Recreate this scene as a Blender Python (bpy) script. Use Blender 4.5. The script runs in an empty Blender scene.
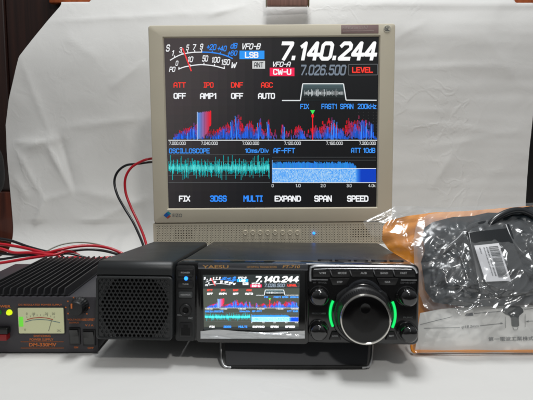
import bpy, bmesh, math, random
from mathutils import Vector, Matrix, noise
random.seed(7)
R = math.radians
sc = bpy.context.scene
COL = sc.collection

# ------------------------------------------------------------------ camera
F = 525.0; PITCH = R(6.0); CAM = Vector((0, 0, .226))
cd = bpy.data.cameras.new('camera'); cam = bpy.data.objects.new('camera', cd); COL.objects.link(cam)
cam.location = CAM; cam.rotation_euler = (R(90) - PITCH, 0, 0)
cd.sensor_fit = 'HORIZONTAL'; cd.sensor_width = 36; cd.lens = 36 * F / 533; cd.clip_start = .02; cd.clip_end = 50
sc.camera = cam
cd.dof.use_dof = True; cd.dof.focus_distance = .79; cd.dof.aperture_fstop = 17
def ray(px, py):
    a = (px - 266.5) / F; b = -(py - 200) / F
    return Vector((a, math.cos(PITCH) + b * math.sin(PITCH), -math.sin(PITCH) + b * math.cos(PITCH)))
def atY(px, py, Y):
    d = ray(px, py); return CAM + d * (Y / d.y)
def atZ(px, py, Z):
    d = ray(px, py); return CAM + d * ((Z - CAM.z) / d.z)
def picker(M):
    Mi = M.inverted(); o = Mi @ CAM; R3 = Mi.to_3x3()
    def pick(px, py, y=0.0):
        d = R3 @ ray(px, py); t = (y - o.y) / d.y; p = o + d * t
        return (p.x, p.z)
    return pick

# ------------------------------------------------------------------ materials
def s2l(c): return tuple((v/255/12.92 if v/255 <= .04045 else ((v/255+.055)/1.055)**2.4) for v in c)
def mat(name, rgb, rough=.5, metal=0, spec=.5, coat=0, bump=None, var=None, bdist=.0005, coat_r=.08, rvar=None):
    m = bpy.data.materials.new(name); m.use_nodes = True
    nt = m.node_tree; N = nt.nodes; L = nt.links; b = N['Principled BSDF']
    c = s2l(rgb)
    b.inputs['Base Color'].default_value = (*c, 1); b.inputs['Roughness'].default_value = rough
    b.inputs['Metallic'].default_value = metal; b.inputs['Specular IOR Level'].default_value = spec
    b.inputs['Coat Weight'].default_value = coat; b.inputs['Coat Roughness'].default_value = coat_r
    tc = N.new('ShaderNodeTexCoord')
    if var:
        sc_, amt = var
        n = N.new('ShaderNodeTexNoise'); n.inputs['Scale'].default_value = sc_; n.inputs['Detail'].default_value = 6
        L.new(tc.outputs['Object'], n.inputs['Vector'])
        cr = N.new('ShaderNodeValToRGB'); cr.color_ramp.elements[0].position = .3; cr.color_ramp.elements[1].position = .7
        cr.color_ramp.elements[0].color = (*[max(0, v*(1-amt)) for v in c], 1); cr.color_ramp.elements[1].color = (*[min(1, v*(1+amt)) for v in c], 1)
        L.new(n.outputs['Fac'], cr.inputs['Fac']); L.new(cr.outputs['Color'], b.inputs['Base Color'])
    if rvar:
        n = N.new('ShaderNodeTexNoise'); n.inputs['Scale'].default_value = rvar[0]; n.inputs['Detail'].default_value = 5
        L.new(tc.outputs['Object'], n.inputs['Vector'])
        mr = N.new('ShaderNodeMapRange'); mr.inputs['To Min'].default_value = max(0, rough-rvar[1]); mr.inputs['To Max'].default_value = rough+rvar[1]
        L.new(n.outputs['Fac'], mr.inputs['Value']); L.new(mr.outputs['Result'], b.inputs['Roughness'])
    if bump:
        n = N.new('ShaderNodeTexNoise'); n.inputs['Scale'].default_value = bump[0]; n.inputs['Detail'].default_value = 4
        L.new(tc.outputs['Object'], n.inputs['Vector'])
        bp = N.new('ShaderNodeBump'); bp.inputs['Strength'].default_value = bump[1]; bp.inputs['Distance'].default_value = bdist
        L.new(n.outputs['Fac'], bp.inputs['Height']); L.new(bp.outputs['Normal'], b.inputs['Normal'])
    return m
def emit(name, rgb, k=1.0, base=(8, 8, 8), rough=.3):
    m = mat(name, base, rough); b = m.node_tree.nodes['Principled BSDF']
    b.inputs['Emission Color'].default_value = (*s2l(rgb), 1); b.inputs['Emission Strength'].default_value = k
    return m
def display(name, k, rough):
    m = bpy.data.materials.new(name); m.use_nodes = True
    nt = m.node_tree; b = nt.nodes['Principled BSDF']
    a = nt.nodes.new('ShaderNodeAttribute'); a.attribute_name = 'picture'
    nt.links.new(a.outputs['Color'], b.inputs['Emission Color']); b.inputs['Emission Strength'].default_value = k
    b.inputs['Base Color'].default_value = (.006, .006, .006, 1); b.inputs['Roughness'].default_value = rough
    b.inputs['Specular IOR Level'].default_value = .3
    return m
def wood(name, c0, c1, scale=3, rough=.4):
    m = mat(name, c0, rough, coat=.2); nt = m.node_tree; N = nt.nodes; L = nt.links
    tc = N.new('ShaderNodeTexCoord'); mp = N.new('ShaderNodeMapping'); mp.inputs['Scale'].default_value = (scale*30, scale*30, scale)
    n = N.new('ShaderNodeTexNoise'); n.inputs['Scale'].default_value = 2; n.inputs['Detail'].default_value = 8; n.inputs['Distortion'].default_value = .6
    cr = N.new('ShaderNodeValToRGB'); cr.color_ramp.elements[0].color = (*s2l(c0), 1); cr.color_ramp.elements[1].color = (*s2l(c1), 1)
    cr.color_ramp.elements[0].position = .35; cr.color_ramp.elements[1].position = .7
    L.new(tc.outputs['Object'], mp.inputs[0]); L.new(mp.outputs[0], n.inputs['Vector']); L.new(n.outputs['Fac'], cr.inputs[0]); L.new(cr.outputs[0], N['Principled BSDF'].inputs['Base Color'])
    return m
def film(name, fac, rough, tint=(1, 1, 1), milk=.06, bump=(60, .6, .002), shine=1.0, frk=.9):
    m = bpy.data.materials.new(name); m.use_nodes = True; nt = m.node_tree; N = nt.nodes; L = nt.links
    N.remove(N['Principled BSDF']); out = N['Material Output']
    tr = N.new('ShaderNodeBsdfTransparent'); tr.inputs[0].default_value = (*tint, 1)
    gl = N.new('ShaderNodeBsdfGlossy'); gl.inputs['Roughness'].default_value = rough; gl.inputs['Color'].default_value = (shine, shine, shine, 1)
    df = N.new('ShaderNodeBsdfDiffuse'); df.inputs[0].default_value = (.75, .77, .78, 1)
    fr = N.new('ShaderNodeFresnel'); fr.inputs[0].default_value = 1.5
    ma = N.new('ShaderNodeMath'); ma.operation = 'MULTIPLY_ADD'; ma.inputs[1].default_value = frk; ma.inputs[2].default_value = fac
    m1 = N.new('ShaderNodeMixShader'); m2 = N.new('ShaderNodeMixShader'); m2.inputs[0].default_value = milk
    tc = N.new('ShaderNodeTexCoord'); n = N.new('ShaderNodeTexNoise'); n.inputs['Scale'].default_value = bump[0]; n.inputs['Detail'].default_value = 5; n.inputs['Distortion'].default_value = 1.2
    bp = N.new('ShaderNodeBump'); bp.inputs['Strength'].default_value = bump[1]; bp.inputs['Distance'].default_value = bump[2]
    L.new(tc.outputs['Object'], n.inputs['Vector']); L.new(n.outputs['Fac'], bp.inputs['Height'])
    for x in (gl, df, fr): L.new(bp.outputs[0], x.inputs['Normal'])
    L.new(fr.outputs[0], ma.inputs[0]); L.new(ma.outputs[0], m1.inputs[0]); L.new(tr.outputs[0], m1.inputs[1]); L.new(gl.outputs[0], m1.inputs[2])
    L.new(m1.outputs[0], m2.inputs[1]); L.new(df.outputs[0], m2.inputs[2]); L.new(m2.outputs[0], out.inputs[0])
    return m

BEIGE = mat('beige_plastic', (207, 199, 178), .55, bump=(900, .25), bdist=.0003, var=(14, .03))
BEIGE_D = mat('beige_gap', (95, 88, 72), .6)
BLACK = mat('matt_black_plastic', (24, 25, 26), .5, bump=(1800, .3), bdist=.0003, rvar=(40, .08))
CASE = mat('painted_metal_case', (36, 37, 40), .30, bump=(2400, .35), bdist=.0003, rvar=(25, .08))
SPK = mat('speaker_plastic', (31, 33, 34), .42, bump=(2000, .3), bdist=.0003, rvar=(30, .08))
GLOSSB = mat('gloss_black_plastic', (10, 10, 11), .16, coat=.5, rvar=(60, .05))
RUB = mat('rubber', (14, 14, 14), .7, bump=(500, .3))
BTN = mat('button_plastic', (22, 22, 23), .38)
HOLE = mat('dark_inside', (4, 4, 4), .9)
INNER = mat('inner_plate', (105, 107, 108), .4)
CHROME = mat('bright_chrome', (215, 212, 205), .14, metal=1)
SILVER = mat('silver_trim', (196, 198, 202), .27, metal=.9, rvar=(80, .08))
WHITEINK = mat('pale_print', (185, 187, 188), .6)
GREYINK = mat('grey_print', (105, 107, 109), .6)
GOLDINK = mat('gold_print', (196, 150, 92), .5, metal=.3)
ORINK = mat('orange_print', (206, 112, 50), .6)
STEEL = mat('steel_wire', (165, 165, 165), .28, metal=1)
PSUM = mat('grey_painted_steel', (60, 60, 64), .45, bump=(1500, .3), bdist=.0003, var=(20, .08))
FINM = mat('black_anodised_fins', (38, 38, 40), .42, var=(30, .12))
REDW = mat('red_cable_jacket', (190, 18, 38), .33, coat=.2)
BLKW = mat('black_cable_jacket', (16, 18, 22), .35, coat=.2)
GRYW = mat('grey_cable_jacket', (130, 130, 118), .4)
GREEN = emit('green_light', (20, 235, 110), 1.2)
BLUEL = emit('blue_light', (40, 130, 255), 3)
YELL = emit('yellow_green_light', (205, 225, 20), 1.3)
GRNL = emit('dim_green_light', (30, 120, 40), .5)
ORANGE = mat('orange_plastic', (255, 158, 20), .35, bump=(50, .5), bdist=.003, var=(20, .12), coat=.3)
DARKPOUCH = mat('dark_plastic_pouch', (22, 30, 35), .28, bump=(35, .5), bdist=.003, var=(35, .4), coat=.2)
BLKC = mat('black_rubber_cable', (24, 28, 32), .3, coat=.3)
CARD = mat('printed_card_stock', (232, 231, 226), .6, var=(30, .03))
LABELP = mat('sticker_paper', (225, 225, 228), .5)
INK = mat('black_ink', (28, 36, 38), .6)
INKG = mat('grey_ink', (95, 98, 100), .6)
CLEAR = film('clear_bag_film', .06, .17, (.99, .995, 1.0), .06, (30, .35, .004), 1, .5)
PROT = film('screen_protector_film', .3, .12, (.9, .92, .95), .62, (26, .5, .003))

def paper_mat():
    m = mat('white_wrapping_paper', (216, 215, 212), .62, spec=.3)
    nt = m.node_tree; N = nt.nodes; L = nt.links; b = N['Principled BSDF']
    tc = N.new('ShaderNodeTexCoord')
    def nz(s, d, dist=0):
        n = N.new('ShaderNodeTexNoise'); n.inputs['Scale'].default_value = s; n.inputs['Detail'].default_value = d; n.inputs['Distortion'].default_value = dist
        L.new(tc.outputs['Object'], n.inputs['Vector']); return n.outputs['Fac']
    v = N.new('ShaderNodeTexVoronoi'); v.feature = 'DISTANCE_TO_EDGE'; v.inputs['Scale'].default_value = 15
    dn = N.new('ShaderNodeTexNoise'); dn.inputs['Scale'].default_value = 5; dn.inputs['Detail'].default_value = 6
    L.new(tc.outputs['Object'], dn.inputs['Vector'])
    mx = N.new('ShaderNodeVectorMath'); mx.operation = 'MULTIPLY_ADD'; mx.inputs[1].default_value = (.35, .35, .35)
    L.new(dn.outputs['Color'], mx.inputs[0]); L.new(tc.outputs['Object'], mx.inputs[2]); L.new(mx.outputs[0], v.inputs['Vector'])
    mr = N.new('ShaderNodeMapRange'); mr.inputs['From Max'].default_value = .11; mr.interpolation_type = 'SMOOTHSTEP'
    L.new(v.outputs['Distance'], mr.inputs['Value'])
    gate = N.new('ShaderNodeMapRange'); gate.inputs['From Min'].default_value = .5; gate.inputs['From Max'].default_value = .62
    L.new(nz(4, 2), gate.inputs['Value'])
    inv = N.new('ShaderNodeMath'); inv.operation = 'SUBTRACT'; inv.inputs[0].default_value = 1; L.new(mr.outputs[0], inv.inputs[1])
    cre = N.new('ShaderNodeMath'); cre.operation = 'MULTIPLY'; L.new(inv.outputs[0], cre.inputs[0]); L.new(gate.outputs[0], cre.inputs[1])
    b1 = N.new('ShaderNodeBump'); b1.inputs['Strength'].default_value = .3; b1.inputs['Distance'].default_value = .0010; L.new(cre.outputs[0], b1.inputs['Height'])
    b2 = N.new('ShaderNodeBump'); b2.inputs['Strength'].default_value = .35; b2.inputs['Distance'].default_value = .002; L.new(nz(26, 5, .8), b2.inputs['Height']); L.new(b1.outputs[0], b2.inputs['Normal'])
    b3 = N.new('ShaderNodeBump'); b3.inputs['Strength'].default_value = .2; b3.inputs['Distance'].default_value = .0004; L.new(nz(700, 3), b3.inputs['Height']); L.new(b2.outputs[0], b3.inputs['Normal'])
    L.new(b3.outputs[0], b.inputs['Normal'])
    b.inputs['Sheen Weight'].default_value = .1
    return m
PAPER = paper_mat()

# ------------------------------------------------------------------ mesh builder
class MB:
    def __init__(s): s.v = []; s.f = []; s.c = []; s.m = []; s.cc = (1, 1, 1); s.mi = 0; s.sw = 0
    def vert(s, p): s.v.append(tuple(p)); return len(s.v) - 1
    def face(s, idx): s.f.append(list(idx)); s.c.append(s.cc); s.m.append(s.mi)
    def poly(s, pts): s.face([s.vert(p) for p in pts])
    def box(s, x0, x1, y0, y1, z0, z1):
        i = len(s.v)
        for x in (x0, x1):
            for y in (y0, y1):
                for z in (z0, z1): s.v.append((x, y, z))
        for q in ((0, 1, 3, 2), (4, 6, 7, 5), (0, 4, 5, 1), (2, 3, 7, 6), (0, 2, 6, 4), (1, 5, 7, 3)): s.face([i + k for k in q])
    def bridge(s, a, b):
        n = len(a)
        for i in range(n): s.face([a[i], a[(i+1) % n], b[(i+1) % n], b[i]])
    def prism(s, pts, yf, yb, ch=0.0, steps=2):
        """outline pts (x,z); front at yf (towards viewer), back at yb, rounded front edge ch"""
        cx = sum(p[0] for p in pts)/len(pts); cz = sum(p[1] for p in pts)/len(pts)
        def inset(d):
            n = len(pts); out = []
            ar = sum(pts[i][0]*pts[(i+1) % n][1]-pts[(i+1) % n][0]*pts[i][1] for i in range(n)); sg = 1 if ar > 0 else -1
            for i in range(n):
                a, b, c = Vector(pts[i-1]), Vector(pts[i]), Vector(pts[(i+1) % n])
                e1 = (b-a).normalized() if (b-a).length > 1e-9 else Vector((1, 0)); e2 = (c-b).normalized() if (c-b).length > 1e-9 else e1
                n1 = Vector((-e1.y, e1.x))*sg; n2 = Vector((-e2.y, e2.x))*sg
                bi = n1+n2; k = max(.35, bi.length_squared/2)
                out.append(b + bi*(d/k)*1.0 if bi.length > 1e-6 else b)
            return out
        rings = [[s.vert((x, yb, z)) for x, z in pts]]
        if ch > 0:
            for k in range(steps+1):
                a = k/steps*math.pi/2
                o = inset(ch*(1-math.cos(a)))
                rings.append([s.vert((p[0], yf+ch*(1-math.sin(a)), p[1])) for p in o])
        else: rings.append([s.vert((x, yf, z)) for x, z in pts])
        for a, b in zip(rings, rings[1:]): s.bridge(a, b)
        s.face(rings[0][::-1]); s.face(rings[-1])
    def lathe(s, prof, cx, cz, n=40, knurl=0, kd=0, cap=True):
        """prof list of (r, y)"""
        rings = []
        for r, y in prof:
            rr = []
            for i in range(n):
                a = 2*math.pi*i/n; q = r - (kd if (knurl and i % 2 and r > knurl) else 0)
                rr.append(s.vert((cx+q*math.cos(a), y, cz+q*math.sin(a))))
            rings.append(rr)
        for a, b in zip(rings, rings[1:]): s.bridge(a, b)
        if cap: s.face(rings[0]); s.face(rings[-1][::-1])
    def tube(s, P, r, n=10, cap=True, smooth=8):
        P = [Vector(p) for p in P]
        if smooth and len(P) > 2:
            Q = []
            E = [P[0]*2-P[1]] + P + [P[-1]*2-P[-2]]
            for i in range(1, len(E)-2):
                for k in range(smooth):
                    t = k/smooth; a, b, c, d = E[i-1:i+3]
                    Q.append(.5*((2*b)+(-a+c)*t+(2*a-5*b+4*c-d)*t*t+(-a+3*b-3*c+d)*t**3))
            Q.append(P[-1]); P = Q
        rings = []; up = Vector((0, 0, 1))
        T = (P[1]-P[0]).normalized(); nrm = T.cross(up); nrm = nrm if nrm.length > .1 else T.cross(Vector((0, 1, 0))); nrm.normalize()
        for i, p in enumerate(P):
            T = (P[min(i+1, len(P)-1)]-P[max(i-1, 0)]).normalized()
            nrm = (nrm - T*nrm.dot(T)).normalized(); bn = T.cross(nrm)
            rr = r(i/(len(P)-1)) if callable(r) else r
            rings.append([s.vert(p+(nrm*math.cos(2*math.pi*k/n)+bn*math.sin(2*math.pi*k/n))*rr) for k in range(n)])
        for a, b in zip(rings, rings[1:]): s.bridge(a, b)
        if cap: s.face(rings[0][::-1]); s.face(rings[-1])
    def grid(s, nx, ny, fn):
        i0 = len(s.v)
        for j in range(ny+1):
            for i in range(nx+1): s.v.append(tuple(fn(i/nx, j/ny)))
        for j in range(ny):
            for i in range(nx):
                a = i0+j*(nx+1)+i; s.face([a, a+1, a+nx+2, a+nx+1])
    def bevbox(s, x0, x1, y0, y1, z0, z1, r=.003, seg=3):
        bm = bmesh.new(); bmesh.ops.create_cube(bm, size=1)
        for v in bm.verts: v.co = Vector(((x0+x1)/2+v.co.x*(x1-x0), (y0+y1)/2+v.co.y*(y1-y0), (z0+z1)/2+v.co.z*(z1-z0)))
        bmesh.ops.bevel(bm, geom=bm.edges[:], offset=r, segments=seg, affect='EDGES', profile=.5)
        s.add_bm(bm)
    def add_bm(s, bm):
        i0 = len(s.v); bm.verts.index_update()
        for v in bm.verts: s.v.append(tuple(v.co))
        for f in bm.faces: s.face([i0+v.index for v in f.verts])
        bm.free()
    def text(s, body, box, y, mp, shear=0, bold=0, fit=True):
        """flat lettering filling box=(x0,y0,x1,y1) in mp's plane units"""
        tv, tf = stroke_glyphs(body, shear, s.sw) if s.sw else glyphs(body, shear, bold)
        if not tv: return
        xa = min(v[0] for v in tv); xb = max(v[0] for v in tv); ya = min(v[1] for v in tv); yb = max(v[1] for v in tv)
        x0, y0, x1, y1 = box; i0 = len(s.v)
        for v in tv:
            q = mp(x0+(v[0]-xa)/(xb-xa)*(x1-x0), y1-(v[1]-ya)/(yb-ya)*(y1-y0))
            s.v.append((q[0], y, q[1]))
        for f in tf: s.face([i0+k for k in f])
_g = {}
def glyphs(body, shear, bold):
    k = (body, shear, bold)
    if k in _g: return _g[k]
    cu = bpy.data.curves.new('t', 'FONT'); cu.body = body; cu.size = 1; cu.shear = shear; cu.offset = bold; cu.resolution_u = 3; cu.fill_mode = 'FRONT'
    ob = bpy.data.objects.new('t', cu); COL.objects.link(ob)
    dg = bpy.context.evaluated_depsgraph_get(); me = ob.evaluated_get(dg).to_mesh()
    out = ([(v.co.x, v.co.y) for v in me.vertices], [list(p.vertices) for p in me.polygons])
    bpy.data.objects.remove(ob); bpy.data.curves.remove(cu); _g[k] = out
    return out
SF = {}
def _sf(ch, adv, *strokes): SF[ch] = (adv, strokes)
_O = ((.8,0),(3.2,0),(4,.8),(4,5.2),(3.2,6),(.8,6),(0,5.2),(0,.8),(.8,0))
_sf('0',5.5,_O); _sf('O',5.5,_O); _sf('Q',5.5,_O,((2.4,1.6),(4,-.1))); _sf('1',4.0,((.6,4.9),(1.9,6),(1.9,0))); _sf('2',5.5,((0,5.1),(.8,6),(3.2,6),(4,5.2),(4,4.0),(0,.2),(0,0),(4,0)))
_sf('3',5.5,((0,5.2),(.8,6),(3.2,6),(4,5.2),(4,3.8),(3.3,3.1),(1.4,3.1)),((3.3,3.1),(4,2.3),(4,.8),(3.2,0),(.8,0),(0,.8))); _sf('4',5.6,((2.9,0),(2.9,6),(2.6,6),(0,1.9),(0,1.6),(4.2,1.6)))
_sf('5',5.5,((4,6),(.2,6),(.1,3.4),(3.2,3.5),(4,2.7),(4,.8),(3.2,0),(.8,0),(0,.8))); _sf('6',5.5,((3.8,5.4),(3.2,6),(.8,6),(0,5.2),(0,.8),(.8,0),(3.2,0),(4,.8),(4,2.6),(3.2,3.4),(0,3.4)))
_sf('7',5.3,((0,6),(4,6),(4,5.4),(1.6,0))); _sf('8',5.5,_O,((0,3.1),(4,3.1))); _sf('9',5.5,((.2,.6),(.8,0),(3.2,0),(4,.8),(4,5.2),(3.2,6),(.8,6),(0,5.2),(0,3.5),(.8,2.7),(4,2.7)))
_sf('.',2.7,((.35,.1),(.35,.5))); _sf(' ',3,); _sf('-',4.6,((.5,3),(3.3,3))); _sf('+',5,((.3,3),(3.9,3)),((2.1,1.2),(2.1,4.8))); _sf('/',5,((0,-.2),(3.6,6.2)))
_sf('A',5.5,((0,0),(0,4.6),(1.2,6),(2.8,6),(4,4.6),(4,0)),((0,2.2),(4,2.2))); _sf('B',5.5,((0,0),(0,6),(3.2,6),(3.9,5.3),(3.9,3.8),(3.2,3.1),(0,3.1)),((3.2,3.1),(4,2.3),(4,.8),(3.2,0),(0,0)))
_sf('C',5.5,((4,4.9),(3.2,6),(.8,6),(0,5.2),(0,.8),(.8,0),(3.2,0),(4,1.1))); _sf('D',5.5,((0,0),(0,6),(2.8,6),(4,4.8),(4,1.2),(2.8,0),(0,0))); _sf('E',5.3,((3.8,6),(0,6),(0,0),(3.8,0)),((0,3.1),(3.2,3.1)))
_sf('F',5.2,((3.8,6),(0,6),(0,0)),((0,3),(3.2,3))); _sf('G',5.5,((4,5),(3.2,6),(.8,6),(0,5.2),(0,.8),(.8,0),(3.4,0),(4,.6),(4,2.8),(2.4,2.8))); _sf('H',5.5,((0,0),(0,6)),((4,0),(4,6)),((0,3),(4,3)))
_sf('I',4.2,((.4,6),(2.8,6)),((1.6,6),(1.6,0)),((.4,0),(2.8,0))); _sf('K',5.5,((0,0),(0,6)),((4,6),(.6,3),(4,0))); _sf('L',5.2,((0,6),(0,0),(3.7,0))); _sf('M',6.1,((0,0),(0,6),(.3,6),(2.3,3),(4.3,6),(4.6,6),(4.6,0)))
_sf('N',5.6,((0,0),(0,6),(.2,6),(3.8,0),(4,0),(4,6))); _sf('P',5.4,((0,0),(0,6),(3.2,6),(4,5.2),(4,3.5),(3.2,2.7),(0,2.7))); _sf('R',5.5,((0,0),(0,6),(3.2,6),(4,5.2),(4,3.7),(3.2,2.9),(0,2.9)),((2,2.9),(4,0)))
_sf('S',5.5,((4,5),(3.2,6),(.8,6),(0,5.2),(0,3.9),(.8,3.1),(3.2,3.1),(4,2.3),(4,.8),(3.2,0),(.8,0),(0,1))); _sf('T',5.4,((0,6),(4,6)),((2,6),(2,0))); _sf('U',5.5,((0,6),(0,.8),(.8,0),(3.2,0),(4,.8),(4,6)))
_sf('V',5.4,((0,6),(1.8,0),(2.2,0),(4,6))); _sf('W',6.4,((0,6),(.9,0),(1.3,0),(2.5,4.4),(3.7,0),(4.1,0),(5,6))); _sf('X',5.4,((0,0),(4,6)),((0,6),(4,0))); _sf('Y',5.4,((0,6),(2,3),(4,6)),((2,3),(2,0)))
_sf('k',5,((0,0),(0,6)),((3.2,4.2),(.4,2.2),(3.4,0))); _sf('z',4.6,((0,4.2),(3.2,4.2),(0,0),(3.2,0))); _sf('m',6,((0,0),(0,4.2),(1.8,4.2),(2.3,3.7),(2.3,0)),((2.3,3.7),(2.8,4.2),(4.1,4.2),(4.6,3.7),(4.6,0)))
_sf('s',4.8,((3.4,3.6),(2.8,4.2),(.6,4.2),(0,3.6),(0,2.7),(3.4,1.7),(3.4,.6),(2.8,0),(.6,0),(0,.6))); _sf('i',2.6,((.8,0),(.8,4.2)),((.8,5.7),(.8,6.1))); _sf('v',4.8,((0,4.2),(1.7,0),(3.4,4.2))); _sf('d',5,((3.4,6.2),(3.4,0),(.8,0),(0,.8),(0,3.4),(.8,4.2),(3.4,4.2)))
def stroke_glyphs(body, shear, w):
    k = ('#'+body, shear, w)
    if k in _g: return _g[k]
    V = []; Fc = []; x = 0; h = w/2
    for ch in body:
        adv, st = SF[ch]
        for pl in st:
            for i, (a, b) in enumerate(zip(pl, pl[1:])):
                dx, dy = b[0]-a[0], b[1]-a[1]; L = math.hypot(dx, dy); dx /= L; dy /= L; e0 = e1 = 0
                if i == 0 and pl[0] != pl[-1]: e0 = h*.9
                if i == len(pl)-2 and pl[0] != pl[-1]: e1 = h*.9
                ax, ay, bx, by = a[0]-dx*e0, a[1]-dy*e0, b[0]+dx*e1, b[1]+dy*e1
                n = len(V); V += [(x+ax-dy*h, ay+dx*h), (x+ax+dy*h, ay-dx*h), (x+bx+dy*h, by-dx*h), (x+bx-dy*h, by+dx*h)]; Fc.append([n, n+1, n+2, n+3])
            for p in pl[1:-1]+((pl[0],) if pl[0] == pl[-1] else ()):
                n = len(V); V += [(x+p[0]+h*math.cos(k_*math.pi/4+.39)*1.04, p[1]+h*math.sin(k_*math.pi/4+.39)*1.04) for k_ in range(8)]; Fc.append(list(range(n, n+8)))
        x += adv
    V = [(a+b*shear, b) for a, b in V]; _g[k] = (V, Fc); return V, Fc
def build(name, mb, mats, parent=None, smooth=35, picture=False, origin=None, flip=True):
    me = bpy.data.meshes.new(name)
    vs = mb.v if origin is None else [tuple(Vector(v)-Vector(origin)) for v in mb.v]
    me.from_pydata(vs, [], mb.f)
    if not isinstance(mats, (list, tuple)): mats = [mats]
    for m in mats: me.materials.append(m)
    for p, k in zip(me.polygons, mb.m): p.material_index = k
    if picture:
        at = me.color_attributes.new('picture', 'FLOAT_COLOR', 'CORNER')
        for p, c in zip(me.polygons, mb.c):
            l = s2l(c)
            for li in p.loop_indices: at.data[li].color = (*l, 1)
    elif flip:
        bm = bmesh.new(); bm.from_mesh(me); bmesh.ops.recalc_face_normals(bm, faces=bm.faces[:]); bm.to_mesh(me); bm.free()
    if smooth:
        me.polygons.foreach_set('use_smooth', [True]*len(me.polygons)); me.set_sharp_from_angle(angle=R(smooth))
    me.update()
    o = bpy.data.objects.new(name, me); COL.objects.link(o)
    if origin is not None: o.location = origin
    if parent: o.parent = parent
    return o
def thing(name, label, cat, M, group=None):
    o = bpy.data.objects.new(name, None); COL.objects.link(o); o.empty_display_size = .03
    o.location = M.to_translation(); o.rotation_euler = M.to_euler()
    o['label'] = label; o['category'] = cat
    if group: o['group'] = group
    return o
def tag(o, label, cat, group=None):
    o['label'] = label; o['category'] = cat
    if group: o['group'] = group
    return o
def rrect(x0, x1, z0, z1, r, n=5):
    pts = []
    for cx, cz, a0 in ((x1-r, z1-r, 0), (x0+r, z1-r, 90), (x0+r, z0+r, 180), (x1-r, z0+r, 270)):
        for k in range(n+1):
            a = R(a0+90*k/n); pts.append((cx+r*math.cos(a), cz+r*math.sin(a)))
    return pts
def lerp_tab(tab, x):
    if x <= tab[0][0]: return tab[0][1]
    for (a, va), (b, vb) in zip(tab, tab[1:]):
        if x <= b: return va+(vb-va)*(x-a)/(b-a)
    return tab[-1][1]
def fbm(x, y, z=0, o=4):
    v = 0; a = 1
    for k in range(o): v += a*noise.noise(Vector((x, y, z+k*7.1))); x *= 2; y *= 2; a *= .5
    return v

# ------------------------------------------------------------------ setting: paper sweep, cabinet
YB = 1.06
wtop = atY(55, 1.5, YB+.032).z
creases = [  # (px,py)-(px,py), amplitude, width (metres)
 ((18, 50), (52, 140), .0022, .010), ((20, 150), (60, 138), .005, .012), ((60, 138), (75, 190), -.005, .008), ((15, 143), (46, 142), .004, .006), ((46, 142), (72, 192), .005, .006), ((72, 192), (44, 200), .003, .006), ((44, 200), (16, 148), .003, .007), ((88, 224), (150, 196), .003, .008), ((60, 128), (150, 118), .0028, .012),
 ((46, 196), (28, 244), .006, .010), ((30, 200), (14, 175), .003, .01), ((75, 190), (145, 205), .0035, .016), ((45, 20), (230, 8), .0035, .008),
 ((205, 14), (245, 2), .004, .006), ((62, 35), (100, 60), .002, .012), ((400, 70), (528, 62), .0016, .010), ((398, 120), (500, 132), .002, .014),
 ((420, 150), (530, 128), .0014, .010), ((430, 190), (455, 150), .0025, .012), ((480, 30), (530, 100), .0018, .014), ((392, 40), (430, 20), .0018, .01), ((110, 90), (146, 60), .003, .012), ((80, 220), (130, 235), .004, .01)]
cw = [(atY(*a, YB), atY(*b, YB), am, w) for a, b, am, w in creases]
def crease(x, z):
    d = 0
    for a, b, am, w in cw:
        ax, az, bx, bz = a.x, a.z, b.x, b.z; L2 = (bx-ax)**2+(bz-az)**2
        t = ((x-ax)*(bx-ax)+(z-az)*(bz-az))/L2
        tc_ = min(1, max(0, t)); dd = math.hypot(x-ax-(bx-ax)*tc_, z-az-(bz-az)*tc_)
        dd += .004*noise.noise(Vector((x*30, z*30, am*900)))
        d += am*math.exp(-abs(dd)/w)*(1-.8*abs(2*tc_-1)**3)
    return d
leftpx = [(1.5, 55), (57, 19), (100, 9), (125, 5.5), (150, 7), (180, 10), (210, 12.5), (238, 14.5), (260, 15)]
ltab = sorted([(atY(px, py, YB).z, atY(px, py, YB).x) for py, px in leftpx])
rtab = sorted([(atY(px, py, YB).z, atY(px, py, YB).x) for py, px in ((-20, 537), (60, 536), (115, 533), (150, 529), (205, 525.5), (250, 525))])
crest_l = wtop
zA = atY(100, 75, YB).z; zB = atY(450, 42, YB).z
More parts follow.
